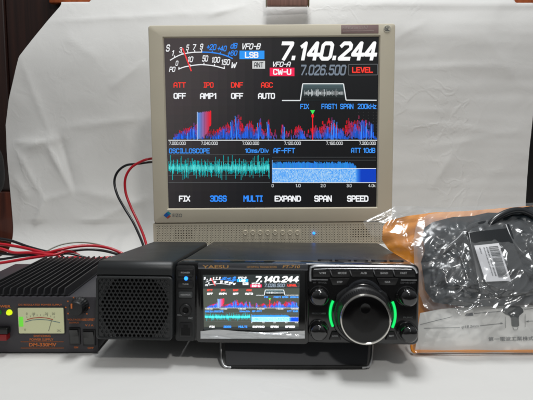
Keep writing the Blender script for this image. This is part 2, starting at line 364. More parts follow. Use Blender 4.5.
def sweep(s, t):
    # t: 0 front edge of the table .. 1 top of the sheet; profile of lengths
    Lt = YB-.07-.08; Lc = .07*math.pi/2; Lv = .62
    d = t*(Lt+Lc+Lv)
    if d < Lt: y, z, nrm = .08+d, 0, (0, 1); fl = 1
    elif d < Lt+Lc:
        a = (d-Lt)/.07; y = YB-.07+.07*math.sin(a); z = .07-.07*math.cos(a); nrm = (-math.sin(a), math.cos(a)); fl = 1-(d-Lt)/Lc
    else: y, z, nrm = YB, .07+(d-Lt-Lc), (-1, 0); fl = 0
    xl = lerp_tab(ltab, z); xr = lerp_tab(rtab, z)
    k = min(1, max(0, (y-.75)/(YB-.78)))
    xl = xl*k + -.75*(1-k) if fl > 0 else xl
    xr = xr*k + .75*(1-k) if fl > 0 else xr
    x = xl+(xr-xl)*s
    # the top edge follows the upper left corner
    lean = 0
    if fl == 0:
        zmax = wtop + max(0, min(1, (x-atY(84, 1, YB).x)/.02))*.03
        if x > atY(519, 2, YB).x: zmax = atY(520, 3.5, YB+.02).z
        zmax0 = .69
        if z > zmax: # fold away behind: sheet turns back over the rail
            over = z-zmax; z = zmax - .0; y += min(over, .03)
        zf = atY(400, 5, YB+.02).z
        lean = .004*math.exp(-((z-zf)/.009)**2)*max(0, min(1, (x-.05)/.2))
    back = 0
    if fl == 0:
        mx_ = max(0, min(1, (x+.15)/.3)); z0 = zA*(1-mx_)+zB*mx_; dz = max(0, z-z0); back = (1.5+1.4*mx_)*dz*dz
    y += back
    a = 1.0 if fl == 0 else max(.3, 1-fl*.7)
    n = .0055*fbm(x*3.0, (y+z)*3.0, 3, 3)*a + .0022*(.5-abs(noise.noise(Vector((x*8, (y+z)*8, 9)))))*a
    if fl == 1: n = .0020*fbm(x*5, y*8, 1, 4)+.0008+.0012*(.4-abs(noise.noise(Vector((x*7+y*3, y*9, 5)))))
    n += .85*crease(x, z) if fl == 0 else 0
    if fl == 0: n += .0007*noise.noise(Vector((x*9, z*60, 2)))*max(0, min(1, x*5))
    if fl == 1:
        n += .003*math.exp(-((y-.50-.12*(x+.25))/.02)**2)*max(0, min(1, (-x-.12)*9))*.0
        n = max(n, -.0004)*max(0.15, 1-max(0, (y-.5)/.1)) if y > .5 else n
    return (x, y+nrm[0]*n-(.0 if fl else lean), z+nrm[1]*n)
g = MB(); g.grid(300, 340, sweep)
o = build('backdrop', g, PAPER, smooth=180, flip=False); o['kind'] = 'structure'
g = MB(); g.bevbox(-1.2, 1.2, .0, YB+.1, -.04, -.006, .003); o = build('tabletop', g, wood('table_wood', (70, 38, 22), (98, 58, 34))); o['kind'] = 'structure'

# wooden cabinet behind
DW = wood('dark_wood', (34, 18, 14), (52, 29, 22), 2, .45); RW = wood('reddish_wood', (84, 36, 22), (120, 56, 32), 2, .4); OW = wood('orange_wood', (150, 72, 34), (176, 92, 48), 2, .4)
cabM = Matrix.Translation((0, 1.10, -.006))
cab = thing('wooden_cabinet', 'dark wooden cabinet standing behind the white paper sheet', 'cabinet', cabM)
pk = picker(cabM)
xl0 = pk(-60, 100)[0]
g = MB(); xs = pk(4, 100)[0]
g.bevbox(xl0-.3, xs-.001, .02, .05, 0, 1.1, .003); g.bevbox(xs+.001, .75-.05, .024, .05, 0, 1.1, .003)
build('back_panel', g, DW, cab)
g = MB(); zl = pk(0, 192)[1]; g.bevbox(xl0-.25, pk(16, 200)[0]+.03, .004, .018, 0, zl, .003); build('lower_panel', g, RW, cab)
g = MB(); zt = pk(55, 2.5)[1]; g.bevbox(pk(48, 0)[0], pk(92, 0)[0]-.001, .004, .018, zt, zt+.05, .002); g.bevbox(pk(515, 0)[0], pk(600, 0)[0], .004, .018, pk(520, 3.5)[1], zt+.05, .002); pass
for q in ((pk(48, 0)[0], pk(92, 0)[0]-.001, zt), (pk(515, 0)[0], pk(600, 0)[0], pk(520, 3.5)[1])):
    g = MB(); g.bevbox(q[0], q[1], .004, .018, q[2], zt+.05, .002); build('top_rail', g, OW, cab)
g = MB(); g.bevbox(pk(500, 0)[0], pk(640, 0)[0], .006, .016, 0, pk(520, 6)[1], .003); build('dark_interior', g, mat('interior_black', (12, 11, 12), .4), cab)  # flat black panel standing in for the dark open cabinet interior
tb = atY(287.5, 5.6, YB-.012); a_ = atY(267, 5, YB-.012).x; b_ = atY(308, 5, YB-.012).x
blk = thing('wooden_block', 'small brown wooden block holding the paper at the top centre, above the monitor', 'block', Matrix.Translation((tb.x, YB-.012, tb.z)))
g = MB(); g.bevbox(a_-tb.x, b_-tb.x, 0, .012, 0, .035, .0015); build('block', g, wood('block_wood', (112, 78, 68), (140, 102, 90), 4, .5), blk)
for q in (a_-tb.x-.0025, b_-tb.x+.0005):
    g = MB(); g.bevbox(q, q+.0022, -.001, .011, -.001, .034, .0005); build('metal_edge', g, mat('aged_brass', (120, 104, 70), .4, metal=.8), blk)
# black rounded case at the picture's left border
g = MB(); c = atY(-14, 170, 1.0)
bm = bmesh.new(); bmesh.ops.create_uvsphere(bm, u_segments=28, v_segments=18, radius=1)
for v in bm.verts: v.co = Vector((c.x+v.co.x*.034, c.y+v.co.y*.02, c.z+(abs(v.co.z)**.7)*math.copysign(.055, v.co.z)))
g.add_bm(bm); g.tube([(c.x, c.y, c.z+.05), (c.x-.004, c.y+.01, c.z+.2), (c.x-.01, c.y+.05, c.z+.5)], .002)
tag(build('hanging_case', g, mat('black_nylon', (14, 13, 14), .7, bump=(600, .4)), origin=c), 'black rounded case hanging beside the paper, cut by the left picture edge', 'case')

# ------------------------------------------------------------------ the picture shown on both displays
def uv(px, py):
    u = (px-165)/213
    for _ in range(3):
        top = 38-1.7*u; bot = 208.5-1.5*u; v = (py-top)/(bot-top)
        l = 163.6+2.9*v; r = 379.3-2.8*v; u = (px-l)/(r-l)
    return u, v
W = (240, 242, 245); BL = (60, 150, 250); RD = (250, 60, 48)
def picture(mp, y0, bg, small=False):
    g = MB(); L1, L2, L3 = y0-.0003, y0-.0005, y0-.0007
    def rect(x0, y0_, x1, y1_, c, y):
        g.cc = c; a = [mp(x0, y1_), mp(x1, y1_), mp(x1, y0_), mp(x0, y0_)]; g.poly([(p[0], y, p[1]) for p in a])
    def quad(pts, c, y):
        g.cc = c; g.poly([(mp(*p)[0], y, mp(*p)[1]) for p in pts])
    def line(pts, w, c, y):
        for (a, b), (c2, d) in zip(pts, pts[1:]):
            L = math.hypot(c2-a, d-b) or 1; nx, ny = -(d-b)/L*w/2, (c2-a)/L*w/2
            quad([(a+nx, b+ny), (c2+nx, d+ny), (c2-nx, d-ny), (a-nx, b-ny)], c, y)
    def T(s, x0, y0_, x1, y1_, c, sh=0, b=.012, y=None): g.cc = c; g.sw = 1.2 if b < .015 else 1.5; g.text(s, (x0, y0_, x1, y1_), y or L2, mp, sh, b); g.sw = 0
    # background panel in a coarse grid
    nx, ny = 24, 20
    for j in range(ny):
        for i in range(nx):
            u, v = (i+.5)/nx, (j+.5)/ny
            g.cc = bg(u, v)
            P = [(i/nx, (j+1)/ny), ((i+1)/nx, (j+1)/ny), ((i+1)/nx, j/ny), (i/nx, j/ny)]
            pts = []
            for uu, vv in P:
                l = 163.6+2.9*vv; r = 379.3-2.8*vv; x = l+(r-l)*uu; t = 38-1.7*uu; bo = 208.5-1.5*uu; q = mp(x, t+(bo-t)*vv); pts.append((q[0], y0, q[1]))
            g.poly(pts)
    # meter
    T('S', 165.8, 44.6, 170.4, 51.8, W, .25); T('1', 172.3, 50.3, 174.3, 55.8, W, .25); T('3', 179, 47.3, 182.4, 52.8, W, .25); T('5', 186, 44.7, 189.4, 50.6, W, .25)
    T('7', 193, 44.3, 196.4, 50.2, W, .25); T('9', 199.8, 43.8, 203.4, 49.8, W, .25)
    T('+20', 206.8, 44.3, 216.7, 50.3, (50, 140, 245), .25); T('+40', 217.6, 45.8, 227, 51.5, (50, 140, 245), .25); T('+60', 227.8, 50.6, 237.7, 55.8, (50, 140, 245), .25); T('dB', 230.3, 43, 237.7, 48.8, (50, 140, 245), .25)
    def arc(pts, w, c):
        P = [Vector((*p, 0)) for p in pts]; E = [P[0]*2-P[1]]+P+[P[-1]*2-P[-2]]; Q = []
        for i in range(1, len(E)-2):
            for k in range(5):
                t = k/5; a, b, c_, d = E[i-1:i+3]; q = .5*((2*b)+(-a+c_)*t+(2*a-5*b+4*c_-d)*t*t+(-a+3*b-3*c_+d)*t**3); Q.append((q.x, q.y))
        Q.append(pts[-1]); line(Q, w, c, L2)
    arc([(170, 60.5), (176, 57), (182.5, 54.3), (192, 52.6), (202, 52.2)], 1.0, W); arc([(202, 52.2), (211, 52.6), (220, 54), (227, 56.2), (232.8, 58.8)], 1.2, (50, 140, 245))
    arc([(178.3, 69.3), (184, 67.2), (190, 66), (197, 65), (203.5, 64.8), (214, 66), (224.8, 68.7)], 1.0, W)
    for x, y in ((174.8, 57), (182.3, 53.8), (188, 52.3), (195, 51.6), (202, 51.4)): line([(x, y+1), (x-.4, y-1.4)], .9, W, L2)
    for x, y in ((212, 52), (220, 53.3), (228, 56)): line([(x, y+1), (x+.5, y-1.2)], .9, (50, 140, 245), L2)
    for x, y in ((179, 68.6), (190, 65.8), (204, 64.4), (214.5, 65.6), (224.3, 68)): line([(x, y+1), (x, y-1.5)], .9, W, L2)
    T('PO', 169, 66.8, 175.7, 72, W, .25); T('0', 175.5, 60.8, 178.5, 66, W, .25); T('10', 188, 56.6, 193.5, 62.3, W, .25); T('50', 202, 55.5, 208.4, 61.8, W, .25)
    T('100', 212, 57, 220.4, 62.9, W, .25); T('150', 221.6, 59.4, 230.3, 65.3, W, .25); T('W', 231.3, 62.3, 237.3, 68.3, W, .25)
    line([(182.5, 48), (191.4, 71.3)], 1.3, (245, 62, 66), L3)
    T('VFO-B', 242.4, 43.4, 261, 49.6, W, .3); rect(239.5, 50.8, 264.4, 59.2, (40, 150, 245), L1); T('LSB', 244.9, 52, 258.4, 58.2, W, 0, .02)
    rect(252.3, 61, 265, 68.8, (205, 208, 208), L1); T('ANT', 254, 62.3, 263.3, 67.6, (70, 72, 76))
    T('VFO-A', 273, 61.7, 291, 67.0, W, .3); rect(269.7, 67.8, 294.4, 76.2, (245, 32, 84), L1); T('CW-U', 273, 69, 291.3, 75, W, 0, .02)
    T('7.140.244', 281.4, 41.6, 377.2, 61.2, (252, 252, 252), .22, .028)
    T('7.026.500', 301, 64.8, 346.4, 75.7, (120, 132, 146), .22, .012)
    for a, b in (((348.5, 64.6), (377.5, 64.3)), ((377.5, 64.3), (377.4, 75)), ((377.4, 75), (348.6, 75.2)), ((348.6, 75.2), (348.5, 64.6))): line([a, b], .6, (95, 98, 100), L1)
    T('LEVEL', 352, 67, 372.9, 73, RD, 0, .015)
    for s, a, b in (('ATT', 173.6, 185.8), ('IPO', 203.7, 213.6), ('DNF', 231, 243), ('AGC', 261, 273)): T(s, a, 82.4, b, 87.8, RD, 0, .012)
    for s, a, b in (('OFF', 173.6, 186), ('AMP1', 200, 216.3), ('OFF', 231, 243.2), ('AUTO', 258, 275)): T(s, a, 93.0, b, 99.0, W, 0, .016)
    # filter trapezoid
    quad([(300.6, 100.4), (346, 100.2), (343.4, 84), (302.7, 84)], (38, 52, 54), L1)
    for k in range(8): quad([(302.6-.25*k, 84+2*k), (343.4+.3*k, 84+2*k), (343.4+.3*k+.3, 86+2*k), (302.6-.25*k-.25, 86+2*k)], tuple(int(v*(1-k/9)) for v in (74, 94, 98)), y0-.0004)
    rnd = random.Random(3)
    for k in range(80):
        x = 304+k*.49; h = 1+abs(rnd.gauss(0, 1.6)); m_ = rnd.uniform(.45, 1); rect(x, 93.5-h, x+.45, 93.5+h*.7, tuple(int(v*m_) for v in (205, 212, 214)), L2)
    line([(282, 100.6), (300.3, 100.6), (302.7, 83.9), (343.4, 83.9), (346, 100.2), (376.5, 100.4)], 1.0, (225, 230, 232), L3)
    for s, a, b in (('FIX', 300.3, 309), ('FAST1', 321.4, 336.7), ('SPAN', 340, 353.4), ('200kHz', 357.4, 376.3)): T(s, a, 103.8, b, 109.2, (60, 150, 250), 0, .012)
    # spectrum traces : far traces red, near ones blue
    def prof(x):
        h = 0
        for c, w_, a in ((181, 6, 6), (191, 4, 12), (222, 7, 10), (231, 2, 16), (236, 3.5, 20), (247, 5, 14), (258, 4, 10), (259.5, 1.2, 18), (268, 1.3, 16), (283, 1, 12), (301, 3, 8), (318, 3, 8), (328, 3, 12), (335, 2, 19), (341, 4, 10), (356, 3, 15), (364, 4, 19), (372, 2, 16)):
            h = max(h, a*math.exp(-((x-c)/w_)**2))
        return h
    nl = 12
    for k in range(nl):                       # k = 0 farthest
        f = k/(nl-1); off = (1-f)*9; col = tuple(int(a+(b-a)*f**1.3) for a, b in zip((250, 20, 40), (30, 110, 255)))
        rr = random.Random(40+k)
        x = 169.0
        while x < 376:
            shx = x+(1-f)*(7 if x < 275 else -7)*abs(x-272)/105*1.6
            h = prof(x)*rr.uniform(.3, 1.15)*(1 if rr.random() < .7 else .4)*(.75+.25*f)+abs(rr.gauss(0, 1.25))
            skip = rr.random() < (.34 if f < .6 else .08)
            if not skip and h > 2.2 and 168 < shx < 376:
                yb = 140-off*.9; top = yb-h; m = rr.uniform(.6, 1)
                cc = tuple(int(v*m) for v in col)
                rect(shx, max(top, 110), shx+.75, min(140, max(top, 110)+(h*.75 if f > .8 else 3.2)), cc, L1-(k+1)*1.5e-5)
            x += .55
    for i in range(27):                       # the wide block
        x = 197.8+i*.5; f = i/26; j_ = rnd.uniform(.82, 1); c_ = tuple(int((a+(b-a)*f)*j_) for a, b in zip((85, 160, 255), (250, 25, 40))); bt = 139.5 if f < .5 else 139-(f-.5)*26
        rect(x, 112-f*1.4+rnd.uniform(0, 1.2), x+.5, bt-rnd.uniform(0, 3), c_, L2-.00005)
    rect(197, 112, 197.6, 140, (190, 215, 255), L2)
    for x, h in ((232, 18), (237, 24), (258.7, 17), (268.3, 18), (284, 13), (331, 17), (333, 20), (336, 18), (361, 15), (366, 17), (371, 16), (194, 11), (188, 7)):
        line([(x, 140), (x-(h*.08 if x < 272 else -h*.05), 140-h)], .6, (70, 150, 250), L2)
    rect(168.5, 139.9, 377, 140.7, (225, 230, 232), L3)
    for s, a in (('7.000.000', 169), ('7.040.000', 201), ('7.080.000', 242.3), ('7.120.000', 284), ('7.160.000', 326), ('7.200.000', 359)): T(s, a, 141.6, a+16.8, 145.0, (205, 208, 210), 0, .012)
    line([(312.6, 113), (312.6, 140)], .9, (250, 30, 40), L3); quad([(311.2, 116.6), (312.6, 118.8), (314, 116.6), (313.4, 114), (311.8, 114)], (250, 30, 40), L3)
    quad([(310.2, 110.2), (312.6, 114.6), (315, 110.2)], (60, 235, 90), L3-.0001)
    for x in (358, 363, 368, 373, 376): 
        for y in range(112, 139, 3): rect(x, y, x+.4, y+.9, (58, 60, 62), L1)
    for k in range(40): rect(196-k*.7, 112+k*.7, 196.6-k*.7, 112.4+k*.7, (70, 62, 66), L1)
    # oscilloscope
    T('OSCILLOSCOPE', 169, 148.4, 209.7, 153.4, BL, 0, .01); T('10ms/Div', 245, 148.2, 268.8, 153.2, BL, 0, .01); T('AF-FFT', 273.4, 148, 295, 153.2, BL, 0, .01); T('ATT 10dB', 351, 147.8, 375.2, 153, BL, 0, .01)
    for y in (154.6, 161.2, 175.4, 182.4): rect(168.5, y, 270, y+.35, (92, 96, 98), L1)
    rr = random.Random(11); x = 168.6; prev = 0
    while x < 269.4:
        a = abs(rr.gauss(0, 1))*4.2+1.6; b = abs(rr.gauss(0, 1))*3.6+1.6
        if rr.random() < .05: a += 6
        if rr.random() < .04: b += 5
        a = min(a, 13); b = min(b, 12)
        m = rr.uniform(.7, 1); rect(x, 168-a, x+.55, 168+b, (int(10*m), int(190*m), int(195*m)), L2); 
        rect(x, 168-a*.45, x+.55, 168+b*.45, (int(90*m), int(235*m), int(232*m)), L3)
        x += .52
    # audio spectrum
    for y in (157, 160): rect(272, y, 376, y+.35, (92, 96, 98), L1)
    rect(272.4, 168.6, 376, 182.4, (0, 62, 190), L1)
    x = 272.6
    while x < 356.2:
        e = 1 if x < 351 else 1-(x-351)/5.2; tp = 161.4+rr.random()*2.4+(1-e)*5
        rect(x, tp, x+.55, 168.4, tuple(int(v*rr.uniform(.85, 1)) for v in (40, 140, 235)), L2)
        y = 168.6
        while y < 182.3:
            m = rr.random(); rect(x, y, x+.55, y+1.16, (int(70+110*m), int(155+60*m), 245), L2); y += 1.15
        x += .55
    for k in range(10): rect(356+k*.5, 168.9, 356.5+k*.5, 182.3, (int(70-7*k), int(150-9*k), int(240-5*k)), L2)
    rect(272.2, 168.2, 376, 168.8, (225, 232, 240), L3); rect(272, 160, 272.5, 182.8, (120, 180, 250), L3); rect(272, 182.3, 376.2, 182.9, (215, 220, 224), L3)
    for s, a, b in (('0', 271.6, 273.6), ('1.0', 295.6, 300.6), ('2.0', 320.5, 325.5), ('3.0', 346.5, 351.5), ('4.0k', 368.3, 375.5)): T(s, a, 184, b, 187.2, (200, 204, 206), 0, .012)
    for s, a, b, c_ in (('FIX', 179, 190.4, W), ('3DSS', 209.8, 227, (50, 140, 250)), ('MULTI', 243.4, 262.6, (50, 140, 250)), ('EXPAND', 274.6, 301, W), ('SPAN', 314, 331.8, W), ('SPEED', 346.8, 368.4, W)):
        T(s, a, 195.4, b, 201.8, c_, 0, .018)
    return g

# ------------------------------------------------------------------ monitor
YM = .80
base = atY(271, 243, YM); MM = Matrix.Translation((base.x, YM, 0)) @ Matrix.Rotation(R(-.42), 4, 'Y')
mon = thing('computer_monitor', 'beige square computer monitor showing the radio display, behind the radio', 'monitor', MM)
P = picker(MM)
def Z(px, py, y=0): return P(px, py, y)[1]
def X(px, py, y=0): return P(px, py, y)[0]
x0, zt = P(147.9, 25.6); x1, _ = P(395.6, 23.2); zs = Z(270, 222.3); sx0, st = P(163.6, 38); sx1, _ = P(379.3, 36.3); sb = Z(270, 207.8)
st = Z(271, 37.2); zt = Z(271, 24.4)
g = MB()   # bezel ring with inner chamfer
out = rrect(x0, x1, zs, zt, .004); inn = rrect(sx0-.0018, sx1+.0018, sb-.0018, st+.0018, .0008); inn2 = rrect(sx0, sx1, sb, st, .0006)
r0 = [g.vert((a, .03, b)) for a, b in out]; r1 = [g.vert((a, .0022, b)) for a, b in out]
def ins(pts, d):
    cx = (x0+x1)/2; cz = (zs+zt)/2; return [(a-math.copysign(d, a-cx), b-math.copysign(d, b-cz)) for a, b in pts]
r2 = [g.vert((a, .0006, b)) for a, b in ins(out, .0007)]; r3 = [g.vert((a, 0, b)) for a, b in ins(out, .0022)]
r4 = [g.vert((a, 0, b)) for a, b in inn]; r5 = [g.vert((a, .0045, b)) for a, b in inn2]
for a, b in ((r0, r1), (r1, r2), (r2, r3), (r3, r4), (r4, r5)): g.bridge(a, b)
bez = build('bezel', g, BEIGE, mon)
g = MB(); g.bevbox(x0+.003, x1-.003, .0305, .06, .085, zt-.003, .006); g.bevbox(x0+.03, x1-.03, .0605, .085, .11, zt-.03, .012); build('back_cover', g, BEIGE, mon)
def bgm(u, v):  # hazy screen glow, strongest at upper left, painted into the emitted background
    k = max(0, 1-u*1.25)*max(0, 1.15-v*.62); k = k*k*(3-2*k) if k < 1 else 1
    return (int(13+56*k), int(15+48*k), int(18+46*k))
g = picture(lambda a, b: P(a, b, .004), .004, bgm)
scr = MB(); scr.box(sx0-.002, sx1+.002, .0045, .02, sb-.002, st+.002); scr = build('screen', scr, GLOSSB, mon)
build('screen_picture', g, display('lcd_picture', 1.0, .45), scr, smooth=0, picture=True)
# lower perforated speaker strip
lx0 = X(153.0, 232); lx1 = X(391.8, 232); lzt = Z(271, 223.2); lzb = Z(271, 244.8)
nx, nz = 88, 8; mgx = .004; cwid = (lx1-lx0-2*mgx)/nx; ch = (lzt-lzb-.004)/nz
yF = .002
def cellplate(g, xa, xb, za, zb, cx, cz, r, yf, depth, n=8, rot=0):
    sq = []
    for i in range(n):
        a = 2*math.pi*(i+rot)/n; c, s_ = math.cos(a), math.sin(a)
        tx = ((xb-cx) if c > 0 else (cx-xa))/max(1e-9, abs(c)); tz = ((zb-cz) if s_ > 0 else (cz-za))/max(1e-9, abs(s_)); t = min(tx, tz)
        sq.append(((cx+c*t), (cz+s_*t)))
    O = [g.vert((a, yf, b)) for a, b in sq]; I = [g.vert((cx+r*math.cos(2*math.pi*(i+rot)/n), yf, cz+r*math.sin(2*math.pi*(i+rot)/n))) for i in range(n)]
    D = [g.vert((cx+r*math.cos(2*math.pi*(i+rot)/n), yf+depth, cz+r*math.sin(2*math.pi*(i+rot)/n))) for i in range(n)]
    g.bridge(O, I); g.bridge(I, D)
g = MB()
bxl = (X(242.2, 233), X(300.4, 233))
for j in range(nz):
    for i in range(nx):
        xa = lx0+mgx+i*cwid; za = lzb+.002+j*ch; cx = xa+cwid/2; cz = za+ch/2
        u = (cx-lx0)/(lx1-lx0); r = .00078
        if ((.085 < u < .165) or (.83 < u < .91)) and 2 <= j <= 5: r = .00115
        if bxl[0] < cx < bxl[1] and 2 <= j <= 5: r = .00022
        cellplate(g, xa, xa+cwid, za, za+ch, cx, cz, r, yF, .0015, 8)
for (a, b, c, d) in ((lx0, lx0+mgx, lzb, lzt), (lx1-mgx, lx1, lzb, lzt)): g.poly([(a, yF, c), (b, yF, c), (b, yF, d), (a, yF, d)])
for (c, d) in ((lzb, lzb+.002), (lzt-.002, lzt)): g.poly([(lx0+mgx, yF, c), (lx1-mgx, yF, c), (lx1-mgx, yF, d), (lx0+mgx, yF, d)])
for pts in (((lx0, lzb), (lx1, lzb)), ((lx1, lzb), (lx1, lzt)), ((lx1, lzt), (lx0, lzt)), ((lx0, lzt), (lx0, lzb))):
    (a, b), (c, d) = pts; g.poly([(a, yF, b), (c, yF, d), (c, .03, d), (a, .03, b)])
lower = build('speaker_strip', g, BEIGE, mon, smooth=20)
g = MB(); g.box(lx0+.001, lx1-.001, .0037, .0285, lzb+.001, lzt-.001); build('hole_backing', g, mat('beige_recess', (70, 62, 48), .8), lower)
g = MB(); g.box(lx0+.002, lx1-.002, .005, .028, lzt+.0002, zs-.0001); build('seam', g, BEIGE_D, mon)
for k in range(8):
    g = MB(); cx, cz = P(245.3+7.45*k, 232.7, 0); g.lathe([(.0036, .004), (.0036, .0005), (.0032, .0000), (.0030, -.0001), (.0024, .0006)], cx, cz, 24); build('menu_button', g, BEIGE, mon)
g = MB(); cx, cz = P(314, 233.3, 0); g.lathe([(.0019, .003), (.0019, .0005), (.0015, -.0001)], cx, cz, 16); build('power_light', g, BLUEL, mon)
# maker's mark
g = MB(); yy = -.0004
def q4(g, pts, y, pk_): g.poly([(pk_(a, b)[0], y, pk_(a, b)[1]) for a, b in pts])
g.mi = 0; q4(g, [(163.6, 215.2), (166.6, 212.4), (169.4, 215.0), (166.4, 217.6)], yy, P)
g.mi = 1; q4(g, [(166.6, 212.4), (168.2, 211.2), (171.2, 213.6), (169.4, 215.0)], yy, P)
g.mi = 2; q4(g, [(166.4, 217.6), (169.4, 215.0), (170.9, 216.2), (167.8, 218.8)], yy, P)
g.mi = 3; g.text('EIZO', (172.6, 213.6, 182.2, 217), yy, P, 0, .01)
build('maker_mark', g, [mat('mark_blue', (20, 90, 170), .5), mat('mark_teal', (30, 140, 160), .5), mat('mark_red', (170, 70, 60), .5), GREYINK], mon, smooth=0)
g = MB(); a = P(341.2, 33.7); b = P(378.6, 24.9); g.prism(rrect(a[0], b[0], a[1], b[1], .0006, 2), -.0006, .001, .0002)
badge = build('name_label', g, mat('mauve_label', (140, 116, 114), .45), mon)
g = MB(); g.text('FlexScan L557', (342.6, 26.0, 368, 29.4), -.0009, P, 0, .0); g.box(*sorted((P(342.6, 31)[0], P(374, 31)[0])), -.0009, -.0007, P(350, 31.6)[1], P(350, 31.0)[1]); build('lettering', g, mat('label_print', (180, 165, 160), .5), badge, smooth=0)
g = MB(); cx, cz = P(387.2, 29.0); g.lathe([(.0056, .001), (.0056, -.0004), (.0052, -.0007), (.0046, -.0007), (.0045, -.0004)], cx, cz, 32); em = build('round_emblem', g, mat('emblem_grey', (196, 192, 176), .5), mon)
g = MB()
for k in range(3): g.tube([(cx-.003+.002*k, -.0008, cz-.002), (cx-.0038+.002*k, -.0008, cz), (cx-.002+.002*k, -.0008, cz+.0018), (cx-.0028+.0026*k, -.0008, cz+.003)], .00035, 6)
g.tube([(cx-.0034, -.0008, cz-.0018), (cx+.0034, -.0008, cz-.0024)], .0004, 6, smooth=0); build('emblem_mark', g, INKG, em)
# stand
g = MB(); g.bevbox(-.035, .035, .088, .12, .012, .22, .006); build('stand_neck', g, BEIGE, mon)
g = MB(); g.prism([(a, b) for a, b in rrect(-.115, .115, .03, .215, .05, 8)], 0, 0); g = MB()
pts = rrect(-.115, .115, .0, .19, .05, 8); lo = [g.vert((a, b+.005, .003)) for a, b in pts]; hi = [g.vert((a*.97, .095+(b-.095)*.97+.005, .013)) for a, b in pts]; g.bridge(lo, hi); g.face(hi); g.face(lo[::-1]); build('stand_base', g, BEIGE, mon)

# ------------------------------------------------------------------ radio and external speaker share a tilt
YAW = R(-3.0); TILT = R(-5.2)
def rigM(px, py, Y): 
    p = atY(px, py, Y); return Matrix.Translation(p) @ Matrix.Rotation(YAW, 4, 'Z') @ Matrix.Rotation(TILT, 4, 'X')
RM = rigM(296.5, 342.5, .512)
rad = thing('radio_transceiver', 'black radio transceiver with colour display and large tuning dial on a wire stand', 'radio', RM)
P = picker(RM)
rx0 = P(175, 302)[0]; rx1 = P(419, 302)[0]; rzt = P(296, 263.2)[1]; rzb = P(296, 342.8)[1]
H = rzt
g = MB(); pts = rrect(rx0, rx1, rzb, rzt, .006, 5); g.prism(pts, 0, .022, .0022, 4); panel = build('front_panel', g, GLOSSB, rad)
g = MB(); g.bevbox(rx0+.0015, rx1-.0015, .0225, .235, .004, rzt-.001, .004, 4); body = build('case', g, CASE, rad)
# ribs low on the case sides, screws
g = MB()
for k in range(14): g.box(rx1-.0014, rx1+.0004, .05, .22, .010+k*.0042, .0122+k*.0042)
build('side_fins', g, CASE, body)
# --- left strip: power, jacks
def pbtn(name, a, b, c, d, y=-.0022, m=BTN, parent=None, r=.0012, par2=None):
    q0 = P(a, d, y); q1 = P(c, b, y); g = MB(); g.prism(rrect(q0[0], q1[0], q0[1], q1[1], r, 3), y, .001, .0006, 2); return build(name, g, m, parent or rad)
g = MB(); q0 = P(175.6, 340.5); q1 = P(195.5, 265.6); g.prism(rrect(q0[0], q1[0], q0[1], q1[1], .003), -.0014, .0005, .0008); build('left_control_strip', g, BLACK, rad)
for a, b, c, d in ((177.6, 269.2, 193, 276.4), (177.6, 280.6, 193, 287.6)): pbtn('push_button', a, b, c, d, -.0034)
pbtn('push_button', 178.4, 291.8, 192.4, 297.6, -.0034, mat('grey_key', (62, 64, 65), .4))
g = MB(); cx, cz = P(186, 278.4, -.002); g.lathe([(.0019, 0), (.0019, -.0020), (.0012, -.0028)], cx, cz, 16); build('power_light', g, BLUEL, rad)
g = MB(); cx, cz = P(185.6, 310, -.002); g.lathe([(.0062, 0), (.0062, -.0030), (.0056, -.0036), (.0036, -.0036), (.0030, -.003), (.0029, .0)], cx, cz, 32); jk = build('headphone_jack', g, BTN, rad)
g = MB(); g.lathe([(.0028, -.0012), (.0028, -.0016)], cx, cz, 20); build('jack_hole', g, HOLE, jk)
g = MB(); q0 = P(179.6, 336.6, -.002); q1 = P(192, 322.6, -.002); g.prism(rrect(q0[0], q1[0], q0[1], q1[1], .001, 2), -.0026, 0, .0005); mj = build('microphone_socket', g, BTN, rad)
g = MB(); q0 = P(181.2, 335.2, -.002); q1 = P(190.4, 324.6, -.002); g.prism([(q0[0], q0[1]), (q1[0], q0[1]), (q1[0], q1[1]-.003), (q1[0]-.0025, q1[1]-.003), (q1[0]-.0025, q1[1]), (q0[0]+.0025, q1[1]), (q0[0]+.0025, q1[1]-.003), (q0[0], q1[1]-.003)], -.0028, -.001, 0); build('socket_opening', g, HOLE, mj)
# --- display module
g = MB(); q0 = P(196.5, 341.6); q1 = P(309, 263.6); g.prism(rrect(q0[0], q1[0], q0[1], q1[1], .004, 5), -.0028, .0005, .0012, 3); dfr = build('display_frame', g, GLOSSB, rad)
g = MB(); q0 = P(198, 269.0, -.003); q1 = P(308, 264.2, -.003); g.prism(rrect(q0[0], q1[0], q0[1], q1[1], .0008, 2), -.0036, -.0028, .0004); nb = build('name_bar', g, mat('dark_silver_bar', (104, 106, 110), .3, metal=.8, rvar=(60, .1)), dfr)
g = MB(); p3 = lambda a, b: P(a, b, -.0039)
g.text('YAESU', (202.5, 265.2, 228.5, 268.3), -.0039, p3, .0, .02); g.text('HF/50MHz TRANSCEIVER', (247, 266.0, 277, 268.0), -.0039, p3, 0, 0); g.text('FT-710', (282.5, 265.2, 300, 268.2), -.0039, p3, .2, .02); build('lettering', g, GOLDINK, nb, smooth=0)
g = MB(); q0 = P(200, 339.2, -.003); q1 = P(305.8, 271, -.003); g.prism(rrect(q0[0], q1[0], q0[1], q1[1], .002, 4), -.0034, -.0028, .0003); rscr = build('display_glass', g, mat('display_glass_black', (14, 15, 15), .12, coat=.4), dfr)
def rmap(a, b):
    return P(203.4+.45*(a-165), 274.9+.3217*(b-38), -.0036)
def bgr(u, v): return (58, 62, 56) if v > .25 and v < .93 else (34, 38, 38)
g = picture(rmap, -.0036, bgr); build('display_picture', g, display('small_lcd_picture', 2.1, .3), rscr, smooth=0, picture=True)
